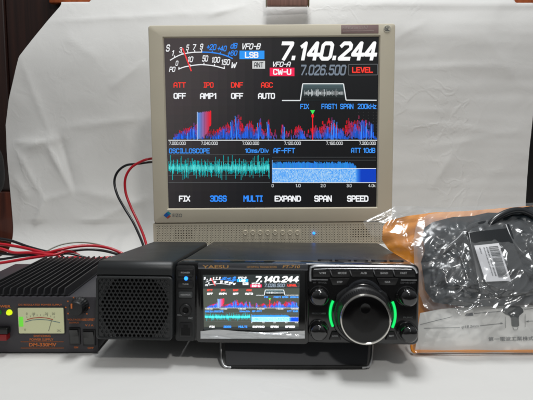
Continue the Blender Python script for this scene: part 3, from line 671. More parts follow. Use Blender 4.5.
# wrinkled protective film left on the lower edge of the display
def pf(s, t):
    px = 200.6+s*104.2; w = 1-abs(2*s-1)**6; top = 331.4-.7*math.sin(s*8)-1.2*math.exp(-((s-.16)/.12)**2); py = 338.6+(top-338.6)*t
    y = -.0052-.0020*fbm(s*3+t*1.4, t*1.2, 5, 2)-.0012*abs(noise.noise(Vector((s*7-t*3, t*1.5, 1))))
    q = P(px, py, y); return (q[0], y, q[1])
g = MB(); g.grid(90, 14, pf); build('protective_film', g, PROT, rscr, smooth=180, flip=False)
# --- right hand control area
g = MB(); p2 = lambda a, b, y=-.002: (P(a, b, y)[0], y, P(a, b, y)[1])
g.tube([p2(310.5, 281), p2(310.4, 270), p2(313, 266.4), p2(330, 265.8), p2(380, 266.2), p2(408, 266.6), p2(414.5, 268.4), p2(417, 273)], .0012, 8); build('silver_trim', g, SILVER, rad)
g = MB(); g.tube([p2(314, 269.3, -.001), p2(340, 268.7, -.001), p2(405, 269.2, -.001), p2(411, 270)], .0005, 6); build('trim_line', g, SILVER, rad)
seps = [306+6.5, 331.3, 351, 374.6, 394.2, 416.2]
for i in range(5):
    a, b = seps[i]+.9, seps[i+1]-.9; q = [P(a, 276.8, -.003), P(b, 276.8, -.003), P(b-.6, 270.6, -.003), P(a-.6, 270.6, -.003)]
    g = MB(); g.prism(q, -.0032, .0005, .0006); bb = build('top_row_button', g, BTN, rad)
    if 0 < i:
        g = MB(); q = [P(seps[i]+.5, 275.6, -.002), P(seps[i]+.9, 275.6, -.002), P(seps[i]-.4, 270.4, -.002), P(seps[i]-1.6, 270.4, -.002)]; g.prism(q, -.0024, 0, 0); build('button_divider', g, SILVER, rad)
for a0, b0, a1, b1 in ((329.6, 278.2, 349.5, 285), (376.5, 278.2, 398.6, 285)):
    q = [P(a0+3, b1, -.002), P(a1-3, b1, -.002), P(a1, b0, -.002), P(a0, b0, -.002)]; g = MB(); g.prism(q, -.0026, .0005, .0005); build('tab_button', g, BTN, rad)
for cx_ in (335.2, 391.6):
    q = [P(cx_-6, 339.8, -.002), P(cx_+6, 339.8, -.002), P(cx_+3, 331.5, -.002), P(cx_-3, 331.5, -.002)]; g = MB(); g.prism(q, -.0024, .0005, .0008); build('corner_button', g, BTN, rad)
g = MB(); q = []
for k in range(13): a = R(150-k*10); q.append(P(363.5+25*math.cos(a)*.85, 303-24*math.sin(a), -.002))
for k in range(12, -1, -1): a = R(150-k*10); q.append(P(363.5+22*math.cos(a)*.8, 303-19.5*math.sin(a), -.002))
g.prism(q, -.0032, .0005, .0006); build('dial_hood', g, mat('hood_gloss', (70, 72, 76), .18, metal=.7), rad)
for cx_, cz_, w_ in ((304.8, 279.6, 24), (398, 280, 20)):
    g = MB(); q0 = P(cx_+3, cz_+.5, -.001); q1 = P(cx_+w_-1, cz_-.3, -.001); g.box(q0[0], q1[0], -.0006, .0002, q0[1], q1[1]); build('edge_line', g, SILVER, rad)
# small knobs
for (a, b) in ((319.6, 297.4), (319, 332.2), (408.6, 297.8), (409.2, 334)):
    cx, cz = P(a, b, -.010); g = MB()
    g.lathe([(.0102, .0005), (.0102, -.0016), (.0096, -.0020), (.0094, -.0028)], cx, cz, 48); kb = build('knob', g, GLOSSB, rad)
    g = MB(); g.lathe([(.0088, -.0025), (.0086, -.0105), (.0080, -.0125), (.0064, -.0138), (.0040, -.0144), (.0015, -.0146)], cx, cz, 60, .0075, .00025); cp = build('knob_cap', g, mat('knob_gloss', (12, 12, 13), .14, coat=1.0, coat_r=.06), kb)
    g = MB(); g.box(cx-.0003, cx+.0003, -.0146, -.0136, cz+.0035, cz+.0066); build('pointer_mark', g, GREYINK, kb)
# main tuning dial
cx, cz = P(362.2, 313.4, 0)
g = MB(); g.lathe([(.0315, .0005), (.0315, -.001), (.0305, -.0022), (.0292, -.0030)], cx, cz, 72); dial = build('tuning_dial', g, GLOSSB, rad)
g = MB(); g.lathe([(.0285, -.0025), (.0282, -.006), (.0272, -.0076), (.0262, -.0082), (.0258, -.0095), (.0252, -.0210), (.0248, -.0240)], cx, cz, 144, .0250, .0004); build('dial_grip', g, mat('dial_rubber', (20, 20, 21), .42, coat=.2), dial)
g = MB(); g.lathe([(.0246, -.0235), (.0246, -.0252), (.0238, -.0264), (.0228, -.0266), (.0222, -.0258)], cx, cz, 96, cap=False); build('chrome_ring', g, CHROME, dial)
g = MB(); g.lathe([(.0224, -.0250), (.0222, -.0256), (.0216, -.0257), (.0120, -.0255), (.001, -.0254)], cx, cz, 96); df = build('dial_face', g, mat('dial_face_gloss', (5, 5, 6), .12, spec=.4), dial)
g = MB(); dx, dz = cx-.0003, cz+.0125
g.lathe([(.0050, -.0256), (.0048, -.0258), (.0040, -.0257), (.001, -.02565)], dx, dz-.002, 40); build('finger_dimple', g, mat('dimple_gloss', (5, 5, 6), .13, spec=.4), df)
# green light arcs
for sgn in (-1, 1):
    g = MB(); pts = []
    for k in range(9): a = R(-24+k*6); q = (cx+sgn*(.0322)*math.cos(a)*1.0, cz+.0322*math.sin(a)*.98); pts.append((q[0], -.0030, q[1]))
    g.tube(pts, .00125, 10); build('green_light_bar', g, GREEN, rad)
# printing on the panel
def ink(body, box, y, m, bold=.01, name='lettering'):
    g = MB(); g.text(body, box, y, lambda a, b: P(a, b, y), 0, bold); build(name, g, m, rad, smooth=0)
for s_, a, b in (('V/M', 319, 325.6), ('MODE', 338, 346.6), ('A/B', 360.5, 366.8), ('BAND', 380.6, 388), ('FAST', 400.6, 407)): ink(s_, (a, 272, b, 274), -.0035, WHITEINK)
ink('STEP', (337, 281, 342.4, 282.8), -.0029, WHITEINK); ink('NAR', (385, 281, 390.4, 282.8), -.0029, WHITEINK)
for s_, bx in (('AF   RF/SQL', (313, 281.8, 327, 283.6)), ('PROC/CARR', (312, 312.6, 326, 314.2)), ('CLAR', (314, 319.6, 324, 320.8)), ('DSP NR SHIFT', (400.6, 281.8, 415.6, 283.6)), ('FUNC', (403.6, 316.6, 413, 318.2))): ink(s_, bx, -.0003, GREYINK, 0)
ink('PHONES', (177.4, 314.4, 182.6, 315.6), -.0017, WHITEINK, 0); ink('MIC', (188.4, 317.4, 192.6, 319), -.0017, WHITEINK, 0)
ink('LOCK', (332.4, 335, 338, 336.6), -.0028, WHITEINK); ink('SET', (389, 335, 394, 336.6), -.0028, WHITEINK)
for s_, bx in (('POWER', (181, 271.8, 190, 273.4)), ('TUNE', (182.4, 283.4, 188.6, 284.8)), ('VOX/MOX', (180.4, 293.8, 190.6, 295.6))): ink(s_, bx, -.0037, WHITEINK, 0)
# keys on the case top just behind the panel
zz = rzt-.001
for i, (a, b) in enumerate(((318, 332.6), (335.5, 351.6), (354.6, 368.6), (372.4, 387.6), (391, 404.6))):
    xa = P(a, 262, .02)[0]; xb = P(b, 262, .02)[0]; g = MB(); g.bevbox(xa, xb, .0235, .0300, zz-.001, zz+.0022, .0006, 2); k_ = build('top_key', g, BTN, rad)
    g = MB(); w_ = (xb-xa); g.box(xa+w_*.2, xb-w_*.2, .0231, .0234, zz+.0006, zz+.0014); build('key_mark', g, GREYINK, k_)
# wire stand with front plate
RMi = RM.inverted()
def tl(a, b, y): return RMi @ atY(a, b, y)
STL = mat('bright_wire', (205, 205, 205), .3, metal=1)
for pts in (((221, 341, .530), (221.2, 352, .522), (222, 360, .515), (224.6, 366, .5105), (231, 367.4, .5095)), ((372.2, 341, .530), (371.8, 352, .522), (370.8, 360, .515), (368.6, 366, .5105), (362, 367.4, .5095))):
    g = MB(); g.tube([tl(*q) for q in pts], .0014, 10); build('stand_wire', g, STL, rad)
g = MB(); g.tube([tl(227, 366.8, .5105), tl(366.6, 366.8, .5105)], .0020, 12, smooth=0); build('stand_rubber_bar', g, RUB, rad)
g = MB(); n_ = Vector((0, .0015, 0)); V = [tl(224.6, 341, .533), tl(368.8, 341, .533), tl(367, 365.8, .5125), tl(226.6, 365.8, .5125)]
i0 = [g.vert(p) for p in V]; i1 = [g.vert(p+n_) for p in V]; g.face(i0); g.face(i1[::-1]); g.bridge(i0, i1); build('stand_plate', g, mat('stand_plate_grey', (58, 59, 62), .45), rad)
for xx in (rx0+.03, rx1-.03):
    g = MB(); bm = MB(); g.bevbox(xx-.008, xx+.008, .205, .221, -.0004, .0045, .0012); build('rear_foot', g, RUB, rad)

# --- external speaker
SMx = rigM(134, 339.5, .512)
spk = thing('external_speaker', 'black box loudspeaker with honeycomb grille left of the radio', 'speaker', SMx)
P = picker(SMx)
ax0 = P(96, 300)[0]; ax1 = P(172.8, 300)[0]; azt = P(134, 261.4)[1]; azg = P(134, 276.2)[1]; azb = 0.0
def extr(g, prof, xa, xb, r=.0015):
    """side profile (y,z) extruded along x with rounded ends"""
    cy = sum(p[0] for p in prof)/len(prof); cz = sum(p[1] for p in prof)/len(prof)
    def ring(x, d): return [g.vert((x, p[0]-math.copysign(d, p[0]-cy), p[1]-math.copysign(d, p[1]-cz))) for p in prof]
    rs = [ring(xa, r), ring(xa+r*.3, r*.3), ring(xa+r, 0), ring(xb-r, 0), ring(xb-r*.3, r*.3), ring(xb, r)]
    for a, b in zip(rs, rs[1:]): g.bridge(a, b)
    g.face(rs[0]); g.face(rs[-1][::-1])
prof = [(.0035, azb+.002), (.0035, azg+.0015), (.0, azg+.0015)]
rr_ = .0085
for k in range(9): a = R(180-k*11.25); prof.append((rr_+rr_*math.cos(a), azt-rr_+rr_*math.sin(a)))
prof += [(.21, azt), (.215, azt-.004), (.215, azb+.002)]
g = MB(); extr(g, prof, ax0, ax1, .003); build('case', g, SPK, spk)
# grille plate
gx0, gx1, gz0, gz1 = ax0+.0028, ax1-.0028, azb+.0022, azg-.0022
g = MB(); yF = -.0002
px_, pz_ = .0041, .00355; nzr = int((gz1-gz0)/pz_); pz_ = (gz1-gz0)/nzr; ncc = int((gx1-gx0)/px_); px_ = (gx1-gx0)/ncc
for j in range(nzr):
    off = 0 if j % 2 == 0 else .5
    n = ncc if j % 2 == 0 else ncc-1
    za = gz0+j*pz_
    if off:
        for a, b in ((gx0, gx0+px_/2), (gx1-px_/2, gx1)): g.poly([(a, yF, za), (b, yF, za), (b, yF, za+pz_), (a, yF, za+pz_)])
    for i in range(n):
        xa = gx0+(i+off)*px_; c_ = (xa+px_/2, za+pz_/2)
        e = min(c_[0]-gx0, gx1-c_[0]) + min(c_[1]-gz0, gz1-c_[1])
        if e < .006: g.poly([(xa, yF, za), (xa+px_, yF, za), (xa+px_, yF, za+pz_), (xa, yF, za+pz_)])
        else: cellplate(g, xa, xa+px_, za, za+pz_, c_[0], c_[1], .00160, yF, .0022, 12, .5)
gr = build('grille', g, mat('grille_plastic', (34, 35, 36), .4), spk, smooth=20)
g = MB(); out_ = rrect(ax0+.0002, ax1-.0002, azb, azg, .004, 4); inn_ = rrect(gx0-.0001, gx1+.0001, gz0-.0001, gz1+.0001, .0025, 4)
a_ = [g.vert((x, .0040, z)) for x, z in out_]; b_ = [g.vert((x, -.0006, z)) for x, z in out_]; c_ = [g.vert((x, -.0012, z)) for x, z in [(x-math.copysign(.0007, x-(ax0+ax1)/2), z-math.copysign(.0007, z-azg/2)) for x, z in out_]]; d_ = [g.vert((x, -.0010, z)) for x, z in inn_]; e_ = [g.vert((x, .001, z)) for x, z in inn_]
for p, q in ((a_, b_), (b_, c_), (c_, d_), (d_, e_)): g.bridge(p, q)
build('grille_frame', g, SPK, spk)
# baffle with round opening + cone : sits just behind the mesh, in front of the case face
g = MB(); cxx = (gx0+gx1)/2; czz = (gz0+gz1)/2; n = 48; ro = min(gz1-gz0, gx1-gx0)/2*1.16
O = []; I = []
for i in range(n):
    a = 2*math.pi*i/n; c, s_ = math.cos(a), math.sin(a); t = min((gx1-cxx)/max(1e-9, abs(c)), (gz1-czz)/max(1e-9, abs(s_)))
    O.append(g.vert((cxx+c*t, .0022, czz+s_*t))); rr2 = min(ro, t-.0002); I.append(g.vert((cxx+c*rr2, .0022, czz+s_*rr2)))
g.bridge(O, I); build('baffle', g, INNER, gr)
g = MB(); g.box(gx0, gx1, .0027, .0033, gz0, gz1); build('speaker_cloth', g, HOLE, gr)
for k in range(2):
    xx = (ax0+.012, ax1-.012)[k]
    for yy_ in (.02, .2):
        dz = .0005 if yy_ > .1 else 0
        g = MB(); g.bevbox(xx-.005, xx+.005, yy_-.005, yy_+.005, -.0015, .0022, .001); build('foot', g, RUB, spk)

# ------------------------------------------------------------------ power supply
YP = .572
pb = atZ(97.5, 354, 0); YP = pb.y
PM = Matrix.Translation((pb.x-.0825, YP, 0))
psu = thing('power_supply', 'grey bench power supply with finned top, lit meter and orange print, at far left', 'power supply', PM)
P = picker(PM)
pw = .0825; ph = P(80, 297.4)[1]; pdp = .165
PP = P
g = MB(); g.bevbox(-pw, pw, .003, pdp, .004, ph-.001, .0015); build('case', g, PSUM, psu)
g = MB(); g.prism(rrect(-pw-.001, pw+.001, .002, ph+.0005, .0015, 3), 0, .0029, .0006); fp = build('front_panel', g, mat('psu_panel_grey', (55, 53, 57), .5, bump=(1500, .3), bdist=.0003), psu)
# heat sink : fins that run front to back over the top centre
g = MB(); fx1 = P(64.5, 297)[0]; fx0 = fx1-.088; nf = 13; pt = (fx1-fx0)/(nf-1)
g.box(fx0-.002, fx1+.002, .006, pdp+.002, ph-.0009, ph+.0006)
for k in range(nf):
    x = fx0+k*pt; w = .0013
    prof = [(.004, ph+.0004), (.0005, ph+.003), (.0008, ph+.0065), (.003, ph+.0095), (pdp+.002, ph+.0095), (pdp+.002, ph+.0004)]
    A_ = [g.vert((x-w/2, p[0], p[1])) for p in prof]; B_ = [g.vert((x+w/2, p[0], p[1])) for p in prof]; g.bridge(A_, B_); g.face(A_); g.face(B_[::-1])
build('heat_sink', g, FINM, psu)
# meter
p_ = lambda a, b, y=-.001: P(a, b, y)
q0 = p_(18.4, 334); q1 = p_(64.6, 306.6); g = MB(); g.prism(rrect(q0[0], q1[0], q0[1], q1[1], .0015, 3), -.0016, .0004, .0005); met = build('meter', g, mat('meter_frame', (40, 40, 42), .4), psu)
q0 = p_(19.4, 333); q1 = p_(63.6, 307.6); mf = emit('meter_backlight', (168, 166, 104), .36, (180, 184, 160)); g = MB(); g.prism(rrect(q0[0], q1[0], q0[1], q1[1], .001, 2), -.0020, -.0014, 0); build('dial_plate', g, mf, met)
g = MB(); m3 = lambda a, b: P(a, b, -.0023)
def mline(g, pts, w):
    for (a, b), (c, d) in zip(pts, pts[1:]):
        L = math.hypot(c-a, d-b) or 1; nx_, ny_ = -(d-b)/L*w/2, (c-a)/L*w/2
        q4(g, [(a+nx_, b+ny_), (c+nx_, d+ny_), (c-nx_, d-ny_), (a-nx_, b-ny_)], -.0023, m3)
g.mi = 0; mline(g, [(27, 319.6), (33, 318), (40, 317.4), (47, 318), (53, 319.6)], .8)
g.mi = 1; mline(g, [(25, 322), (32, 320), (40, 319.4), (48, 320), (60, 322.6)], .6)
g.mi = 2
for k in range(9): t = k/8; x = 27+t*27; y = 319-2.2*(1-(2*t-1)**2); mline(g, [(x, y-1), (x-.3+.6*t, y-2.6)], .4)
g.mi = 2; mline(g, [(48.6, 331), (51.6, 320.4)], .5)
for s_, a, b in (('0', 26, 27.4), ('10', 32, 35), ('20', 45, 48), ('30', 52, 55)): g.text(s_, (a, 312.6, b, 315), -.0023, m3)
g.text('V', (24, 328.6, 26, 331), -.0023, m3); g.text('DC', (57, 329.6, 61, 331.6), -.0023, m3)
build('meter_scale', g, [mat('meter_red', (180, 60, 50), .5), mat('meter_blue', (60, 110, 130), .5), INKG], met, smooth=0)
g = MB(); q0 = p_(19.8, 326); q1 = p_(23.4, 316.5); g.box(q0[0], q1[0], -.0026, -.0020, q0[1], q1[1]); build('green_lamp', g, emit('meter_green', (110, 220, 60), .9), met)
# knob, switches, lamps, terminal
cx, cz = P(77.5, 307.4, -.008); g = MB(); g.lathe([(.0098, 0), (.0096, -.003), (.0082, -.0045), (.0078, -.013), (.0070, -.0142), (.003, -.0145)], cx, cz, 40, .0079, .0006); kn = build('voltage_knob', g, BLACK, psu)
g = MB(); g.box(cx-.0045, cx-.0030, -.0150, -.0143, cz+.001, cz+.006); build('pointer_mark', g, ORINK, kn)
for a, b, c, d in ((69.4, 327.4, 80, 344.6), (83, 329.4, 95.4, 345.4)):
    q0 = p_(a, d); q1 = p_(c, b); g = MB(); g.prism(rrect(q0[0], q1[0], q0[1], q1[1], .001, 2), -.0018, .0003, .0005); sw = build('rocker_switch', g, mat('switch_black', (14, 14, 15), .3), psu)
    zm = (q0[1]+q1[1])/2; g = MB(); v = [g.vert(p) for p in ((q0[0]+.0016, -.0018, q0[1]+.0016), (q1[0]-.0016, -.0018, q0[1]+.0016), (q1[0]-.0016, -.0022, zm), (q0[0]+.0016, -.0022, zm), (q1[0]-.0016, -.0050, q1[1]-.0016), (q0[0]+.0016, -.0050, q1[1]-.0016), (q1[0]-.0016, -.0018, q1[1]-.0014), (q0[0]+.0016, -.0018, q1[1]-.0014))]
    g.face([v[0], v[1], v[2], v[3]]); g.face([v[3], v[2], v[4], v[5]]); g.face([v[5], v[4], v[6], v[7]]); g.face([v[0], v[3], v[5], v[7]]); g.face([v[1], v[6], v[4], v[2]]); build('rocker', g, GLOSSB, sw, smooth=0)
for a, m in ((8.6, YELL), (-2.2, GRNL)):
    cx, cz = P(a, 312.8, -.002); g = MB(); g.lathe([(.0032, 0), (.0030, -.0012), (.0023, -.0030), (.0008, -.0036)], cx, cz, 20); build('indicator_light', g, m, psu)
q0 = P(-14, 339.4, -.008); q1 = P(7, 328.6, -.008); g = MB(); g.bevbox(q0[0], q1[0], -.008, .0003, q0[1]+.0055, q1[1], .0008); build('terminal_block', g, mat('terminal_black', (12, 12, 12), .3), psu)
g = MB(); g.bevbox(q0[0], q1[0]-.001, -.0085, .0003, q0[1]-.0015, q0[1]+.0052, .0008); build('red_terminal', g, mat('terminal_red', (130, 16, 20), .4), psu)
g = MB(); t3 = lambda a, b: P(a, b, -.0003)
g.text('POWER', (-6, 305, 10.6, 307.6), -.0003, t3, 0, .02); g.text('DC REGULATED POWER SUPPLY', (18.6, 303.8, 62, 305.6), -.0003, t3, 0, .01)
g.text('SWITCHING', (33.6, 334.8, 50.6, 337.0), -.0003, t3, 0, .02); g.text('POWER SUPPLY', (29.6, 338.2, 53.4, 340.6), -.0003, t3, 0, .02); g.text('DM-330MV', (29, 342.8, 56.4, 346.4), -.0003, t3, 0, .03)
for y in (341.6, 347.8): 
    a = P(21, y); b = P(64, y); g.box(a[0], b[0], -.0005, -.0002, a[1]-.0002, a[1]+.0002)
g.text('VOLTAGE', (67.4, 318.6, 80, 320.4), -.0003, t3, 0, .02); g.text('OUTPUT', (69, 321.8, 79, 323.4), -.0003, t3, 0, .02); g.text('NOISE OFFSET', (80.6, 318.4, 94.6, 320.8), -.0003, t3, 0, .02); g.text('V / A', (85, 324.2, 93.6, 326.2), -.0003, t3, 0, .02)
g.text('ON', (74, 346.4, 78, 348.2), -.0003, t3, 0, .02); g.text('OFF', (87.6, 347, 93.6, 348.8), -.0003, t3, 0, .02)
for k in range(8):
    a = R(215-k*36); cxx, czz = P(77.5, 307.4, 0); xx = cxx+.0125*math.cos(a); zz_ = czz+.0115*math.sin(a)
    g.box(xx-.0007, xx+.0007, -.0005, -.0002, zz_-.0007, zz_+.0007)
build('lettering', g, ORINK, fp, smooth=0)
for xx in (-pw+.012, pw-.012):
    g = MB(); g.bevbox(xx-.006, xx+.006, .01, .022, .0008, .0045, .0008); build('foot', g, RUB, psu)
    g = MB(); g.bevbox(xx-.006, xx+.006, .14, .152, .0008, .0045, .0008); build('foot', g, RUB, psu)

# ------------------------------------------------------------------ cables
def cable(name, pts, r, m, label, cat='cable', group='cables behind the power supply and radio'):
    W3 = [atY(a, b, y) for a, b, y in pts]; o_ = W3[0]; g = MB(); g.tube(W3, r, 12)
    return tag(build(name, g, m, origin=tuple(o_), smooth=60), label, cat, group)
Y0 = .745
cable('power_cable', [(-60, 243, Y0), (-20, 242.6, Y0), (0, 244, Y0), (22, 247.4, Y0-.002), (40, 251.6, Y0-.004), (47, 252.8, Y0-.004), (60, 249.6, Y0), (75, 246.6, Y0+.01), (92, 245.6, Y0+.02), (110, 248.4, Y0+.03), (126, 255.5, Y0+.03), (140, 264, Y0+.02)], .0022, REDW, 'thick red cable in the highest arch between the tie and the speaker', 'cable')
cable('power_cable', [(-60, 236, Y0+.01), (-20, 237, Y0+.01), (8, 240, Y0+.008), (28, 246.6, Y0+.004), (46, 251.4, Y0), (58, 252.6, Y0+.004), (72, 250.8, Y0+.012), (90, 249.4, Y0+.025), (108, 251.6, Y0+.03), (124, 257, Y0+.03), (138, 266, Y0+.02)], .002, BLKW, 'black cable arching just under the highest red one behind the fins', 'cable')
cable('power_cable', [(-60, 246, Y0-.01), (-20, 246.4, Y0-.01), (0, 248.6, Y0-.01), (14, 252.6, Y0-.01), (30, 252.6, Y0-.008), (46, 254.2, Y0-.006), (56, 255, Y0-.004), (64, 258.8, Y0-.004), (74, 257.4, Y0), (88, 259.4, Y0+.0), (104, 258, Y0+.0), (116, 257.6, Y0+.005), (128, 262, Y0)], .0021, REDW, 'red cable lying low on the rear ends of the fins', 'cable')
cable('power_cable', [(-60, 268, Y0-.03), (-20, 265, Y0-.028), (0, 263, Y0-.024), (16, 260.4, Y0-.018), (34, 257.4, Y0-.012), (46, 255.8, Y0-.010), (56, 254.4, Y0-.006), (66, 251.4, Y0+.004), (74, 252.6, Y0+.012), (82, 257.2, Y0+.01), (95, 262, Y0+.004)], .0021, REDW, 'red cable running lowest at the left edge into the tied bundle', 'cable')
cable('power_cable', [(-60, 262, Y0-.014), (-20, 260.6, Y0-.014), (0, 259.4, Y0-.012), (20, 256.4, Y0-.008), (36, 254.8, Y0-.006), (46, 254.8, Y0-.001), (58, 254.2, Y0+.002), (70, 253.6, Y0+.006), (84, 257.2, Y0+.008), (98, 260.6, Y0+.008)], .0018, BLKW, 'thin black cable between the two lower red ones at left', 'cable')
cable('power_cable', [(-60, 254, Y0+.004), (-20, 253.4, Y0+.004), (2, 253.8, Y0+.003), (24, 255.0, Y0+.0), (40, 254.4, Y0-.001), (48, 253.6, Y0+.004), (56, 252.0, Y0+.008), (60, 254.5, Y0+.015), (66, 259.6, Y0+.02)], .0021, BLKW, 'thick black cable in the middle of the bundle, ending behind the fins', 'cable')
cable('thin_lead', [(46, 251.6, Y0+.02), (54, 247.4, Y0+.03), (64, 244, Y0+.04), (78, 242.4, Y0+.05), (94, 243.6, Y0+.05), (110, 248, Y0+.05), (124, 254.5, Y0+.045), (134, 262, Y0+.04)], .0011, GRYW, 'thin pale grey lead arching highest above the red cables', 'cable')
g = MB(); c = atY(46.5, 253.4, Y0-.004); g.lathe([(.0062, -.004), (.0068, -.0036), (.0068, .0036), (.0062, .004)], 0, 0, 20)
for i, v in enumerate(g.v): g.v[i] = (v[1]*.8, v[0]*1.0, v[2]*.85)
g.bevbox(-.003, .003, -.0095, -.006, -.003, .004, .0006)
tag(build('cable_tie', g, RUB, origin=tuple(c)), 'black tie gripping the red and black cable bundle', 'cable tie')
Y1 = .86
cable('supply_lead', [(175, 163, Y1+.06), (160, 158.6, Y1+.03), (150, 158.8, Y1), (141, 161.6, Y1-.004), (131, 168, Y1-.006), (125.4, 178.4, Y1-.008), (125.6, 192, Y1-.01), (130.4, 206, Y1-.016), (137, 220, Y1-.03), (143, 234, Y1-.05), (146.6, 246.4, .79), (148.5, 262, .77)], .0021, REDW, 'red cable curling down left of the monitor, on the right of its pair', 'cable')
cable('supply_lead', [(172, 168, Y1+.07), (160, 162.6, Y1+.04), (150, 162.2, Y1+.008), (138, 163.8, Y1), (126, 165.4, Y1), (117.6, 172, Y1), (114.4, 182, Y1-.002), (117.4, 195, Y1-.008), (124.4, 208, Y1-.016), (133, 222, Y1-.03), (139.6, 236, Y1-.05), (143.6, 247, .79), (146, 262, .77)], .0020, BLKW, 'black cable looping down left of the monitor, outermost of its pair', 'cable')

# ------------------------------------------------------------------ bag
bp0 = atZ(470, 355.5, 0.001)
LEAN = R(-33)
BM = Matrix.Translation((bp0.x, bp0.y+.004, .0022)) @ Matrix.Rotation(LEAN, 4, 'X')
P = picker(BM)
def sheet(g, left, right, top, bot, yfn, nx, ny):
    def fn(s, t):
        # t=0 bottom ; s=0 left
        xm = 0
        pb_, pt_ = bot, top
        px = 0; py = 0
        for _ in range(2):
            T_ = lerp_tab(top, px) if isinstance(top, list) else top; B_ = lerp_tab(bot, px) if isinstance(bot, list) else bot
            py = B_+(T_-B_)*t; l = lerp_tab(left, py); px = l+(right-l)*s
        y = yfn(s, t, px, py); q = P(px, py, y); return (q[0], y, q[1])
    g.grid(nx, ny, fn)
bag = thing('plastic_bag', 'clear crinkled plastic bag with an orange back leaning beside the radio', 'bag', BM)
# orange back
g = MB(); sheet(g, [(200, 396), (214, 394), (226, 383), (240, 382), (250, 389), (258, 402), (266, 411), (300, 413), (346, 412), (356, 416)], 600, [(380, 224), (390, 219), (400, 216), (425, 212.5), (460, 211), (500, 208), (533, 205.5), (600, 204)], [(400, 348), (416, 353), (440, 354.6), (600, 356)],
    lambda s, t, px, py: .030*math.sin(math.pi*min(1, t*1.1))*.6+.004+.004*fbm(px*.04, py*.05, 2, 3), 90, 60)
build('orange_back', g, ORANGE, bag, smooth=180, flip=False)
# front film
CR = [((389, 229), (397, 215), 2.0, 2.0), ((395, 217), (418, 209.8), 2.4, 2.2), ((412, 210), (454, 209), 2.6, 2.4), ((400, 223), (422, 214.6), 1.0, 1.3), ((422, 214.6), (455, 212), 1.3, 1.5), ((447, 217), (456, 210), 1.2, 1.2),
 ((445, 302), (482, 302), 1.6, 1.6), ((446, 303), (462, 316), 1.4, 1.2), ((462, 316), (482, 300), 1.6, 1.4), ((458, 262), (464, 250), 1.8, 1.8), ((464, 250), (476, 268), 1.4, 1.6), ((455, 240), (470, 286), 1.0, 1.3), ((446, 287), (478, 284), 1.6, 1.5),
 ((476, 284), (500, 297), 1.2, 1.4), ((470, 296), (452, 280), 1.2, 1.2), ((431, 262), (436, 300), .9, 1.5), ((440, 236), (432, 262), .9, 1.6), ((458, 232), (480, 231), .9, 1.2), ((512, 262), (533, 246), 1.1, 1.6), ((446, 283), (484, 290), 2.4, 3.2), ((455, 254), (474, 262), 2.2, 3.0), ((448, 296), (470, 304), 2.0, 2.6), ((484, 286), (492, 300), 1.8, 2.4), ((500, 296), (512, 288), 1.6, 2.4), ((398, 222), (452, 213), 1.5, 2.0), ((490, 300), (522, 276), 1.2, 1.3), ((505, 295), (540, 292), 1.1, 1.3),
 ((516, 228), (536, 236), 1.0, 1.4), ((420, 332), (470, 322), .5, 2), ((424, 342), (455, 338), .5, 2), ((440, 348), (480, 346), .5, 2), ((370, 222), (392, 214), .8, 1.6), ((410, 262), (407, 232), 1.0, 1.6), ((440, 320), (425, 300), .7, 1.5), ((500, 214), (540, 212), 1.0, 1.5), ((480, 224), (500, 246), .8, 1.3)]
def bagcrease(px, py):
    d = 0
    wx = px+1.1*noise.noise(Vector((px*.09, py*.09, 2))); wy = py+1.1*noise.noise(Vector((px*.09, py*.09, 6)))
    for (a, b), (c, e_), am, w_ in CR:
        L2 = (c-a)**2+(e_-b)**2; t = max(0, min(1, ((wx-a)*(c-a)+(wy-b)*(e_-b))/L2)); dd = math.hypot(wx-a-(c-a)*t, wy-b-(e_-b)*t)
        if dd < w_*4: d += am*math.exp(-(dd/w_)**2)*(1-.7*abs(2*t-1)**2)
    return d*.001
def fy(s, t, px, py):
    b = math.sin(math.pi*min(1, t**.8))*(1-(1-min(1, s*3.2))**2)
    r1 = abs(noise.noise(Vector((px*.030, py*.045, 4)))); r2 = abs(noise.noise(Vector((px*.075+py*.03, py*.06, 8))))
    return -.007-.034*b-.012*(.4-r1)*b-.004*(.4-r2)*min(1, b*2+.15)-bagcrease(px, py)
g = MB(); sheet(g, [(200, 384), (206, 380), (222, 363), (236, 371), (246, 383), (262, 411), (300, 412), (346, 412), (354, 417)], 600, [(363, 221), (380, 206.5), (400, 206), (440, 207.4), (500, 204), (533, 202.5), (600, 200)], [(400, 350), (416, 353), (440, 354.8), (600, 356)], fy, 300, 220)
build('clear_front', g, CLEAR, bag, smooth=180, flip=False)
# orange seam
g = MB(); sp = []
for a, b in ((411.6, 336), (411.4, 344), (413, 351), (420, 353.6), (436, 354.6), (455, 354.8), (467, 353), (474, 352), (482, 353.6), (495, 355.4), (515, 355.4), (533, 355), (560, 356), (600, 356)):
    q = P(a, b, -.004); sp.append((q[0], -.004, max(q[1], .0012)))
g.tube(sp, lambda t: .0010+.0007*abs(math.sin(t*9)), 8); build('orange_seam', g, mat('orange_seam_plastic', (238, 150, 50), .3, coat=.3), bag)
LIN = film('milky_liner_film', .05, .16, (.90, .92, .93), .26, (24, .4, .004), 1, .4)
g = MB(); sheet(g, [(200, 424), (214, 420), (226, 416), (240, 413.5), (262, 414), (290, 418), (312, 426)], 600, [(416, 222), (426, 214), (450, 211), (500, 208.5), (533, 206.5), (600, 205)], [(414, 300), (430, 314), (460, 308), (600, 303)], lambda s, t, px, py: -.0005-.010*min(1, s*9)*(1-min(1, s*3.4))*math.sin(math.pi*min(1, t*.95+.04))-.003*abs(noise.noise(Vector((px*.07, py*.05, 3))))+.001, 120, 90)
build('inner_liner', g, LIN, bag, smooth=180, flip=False)
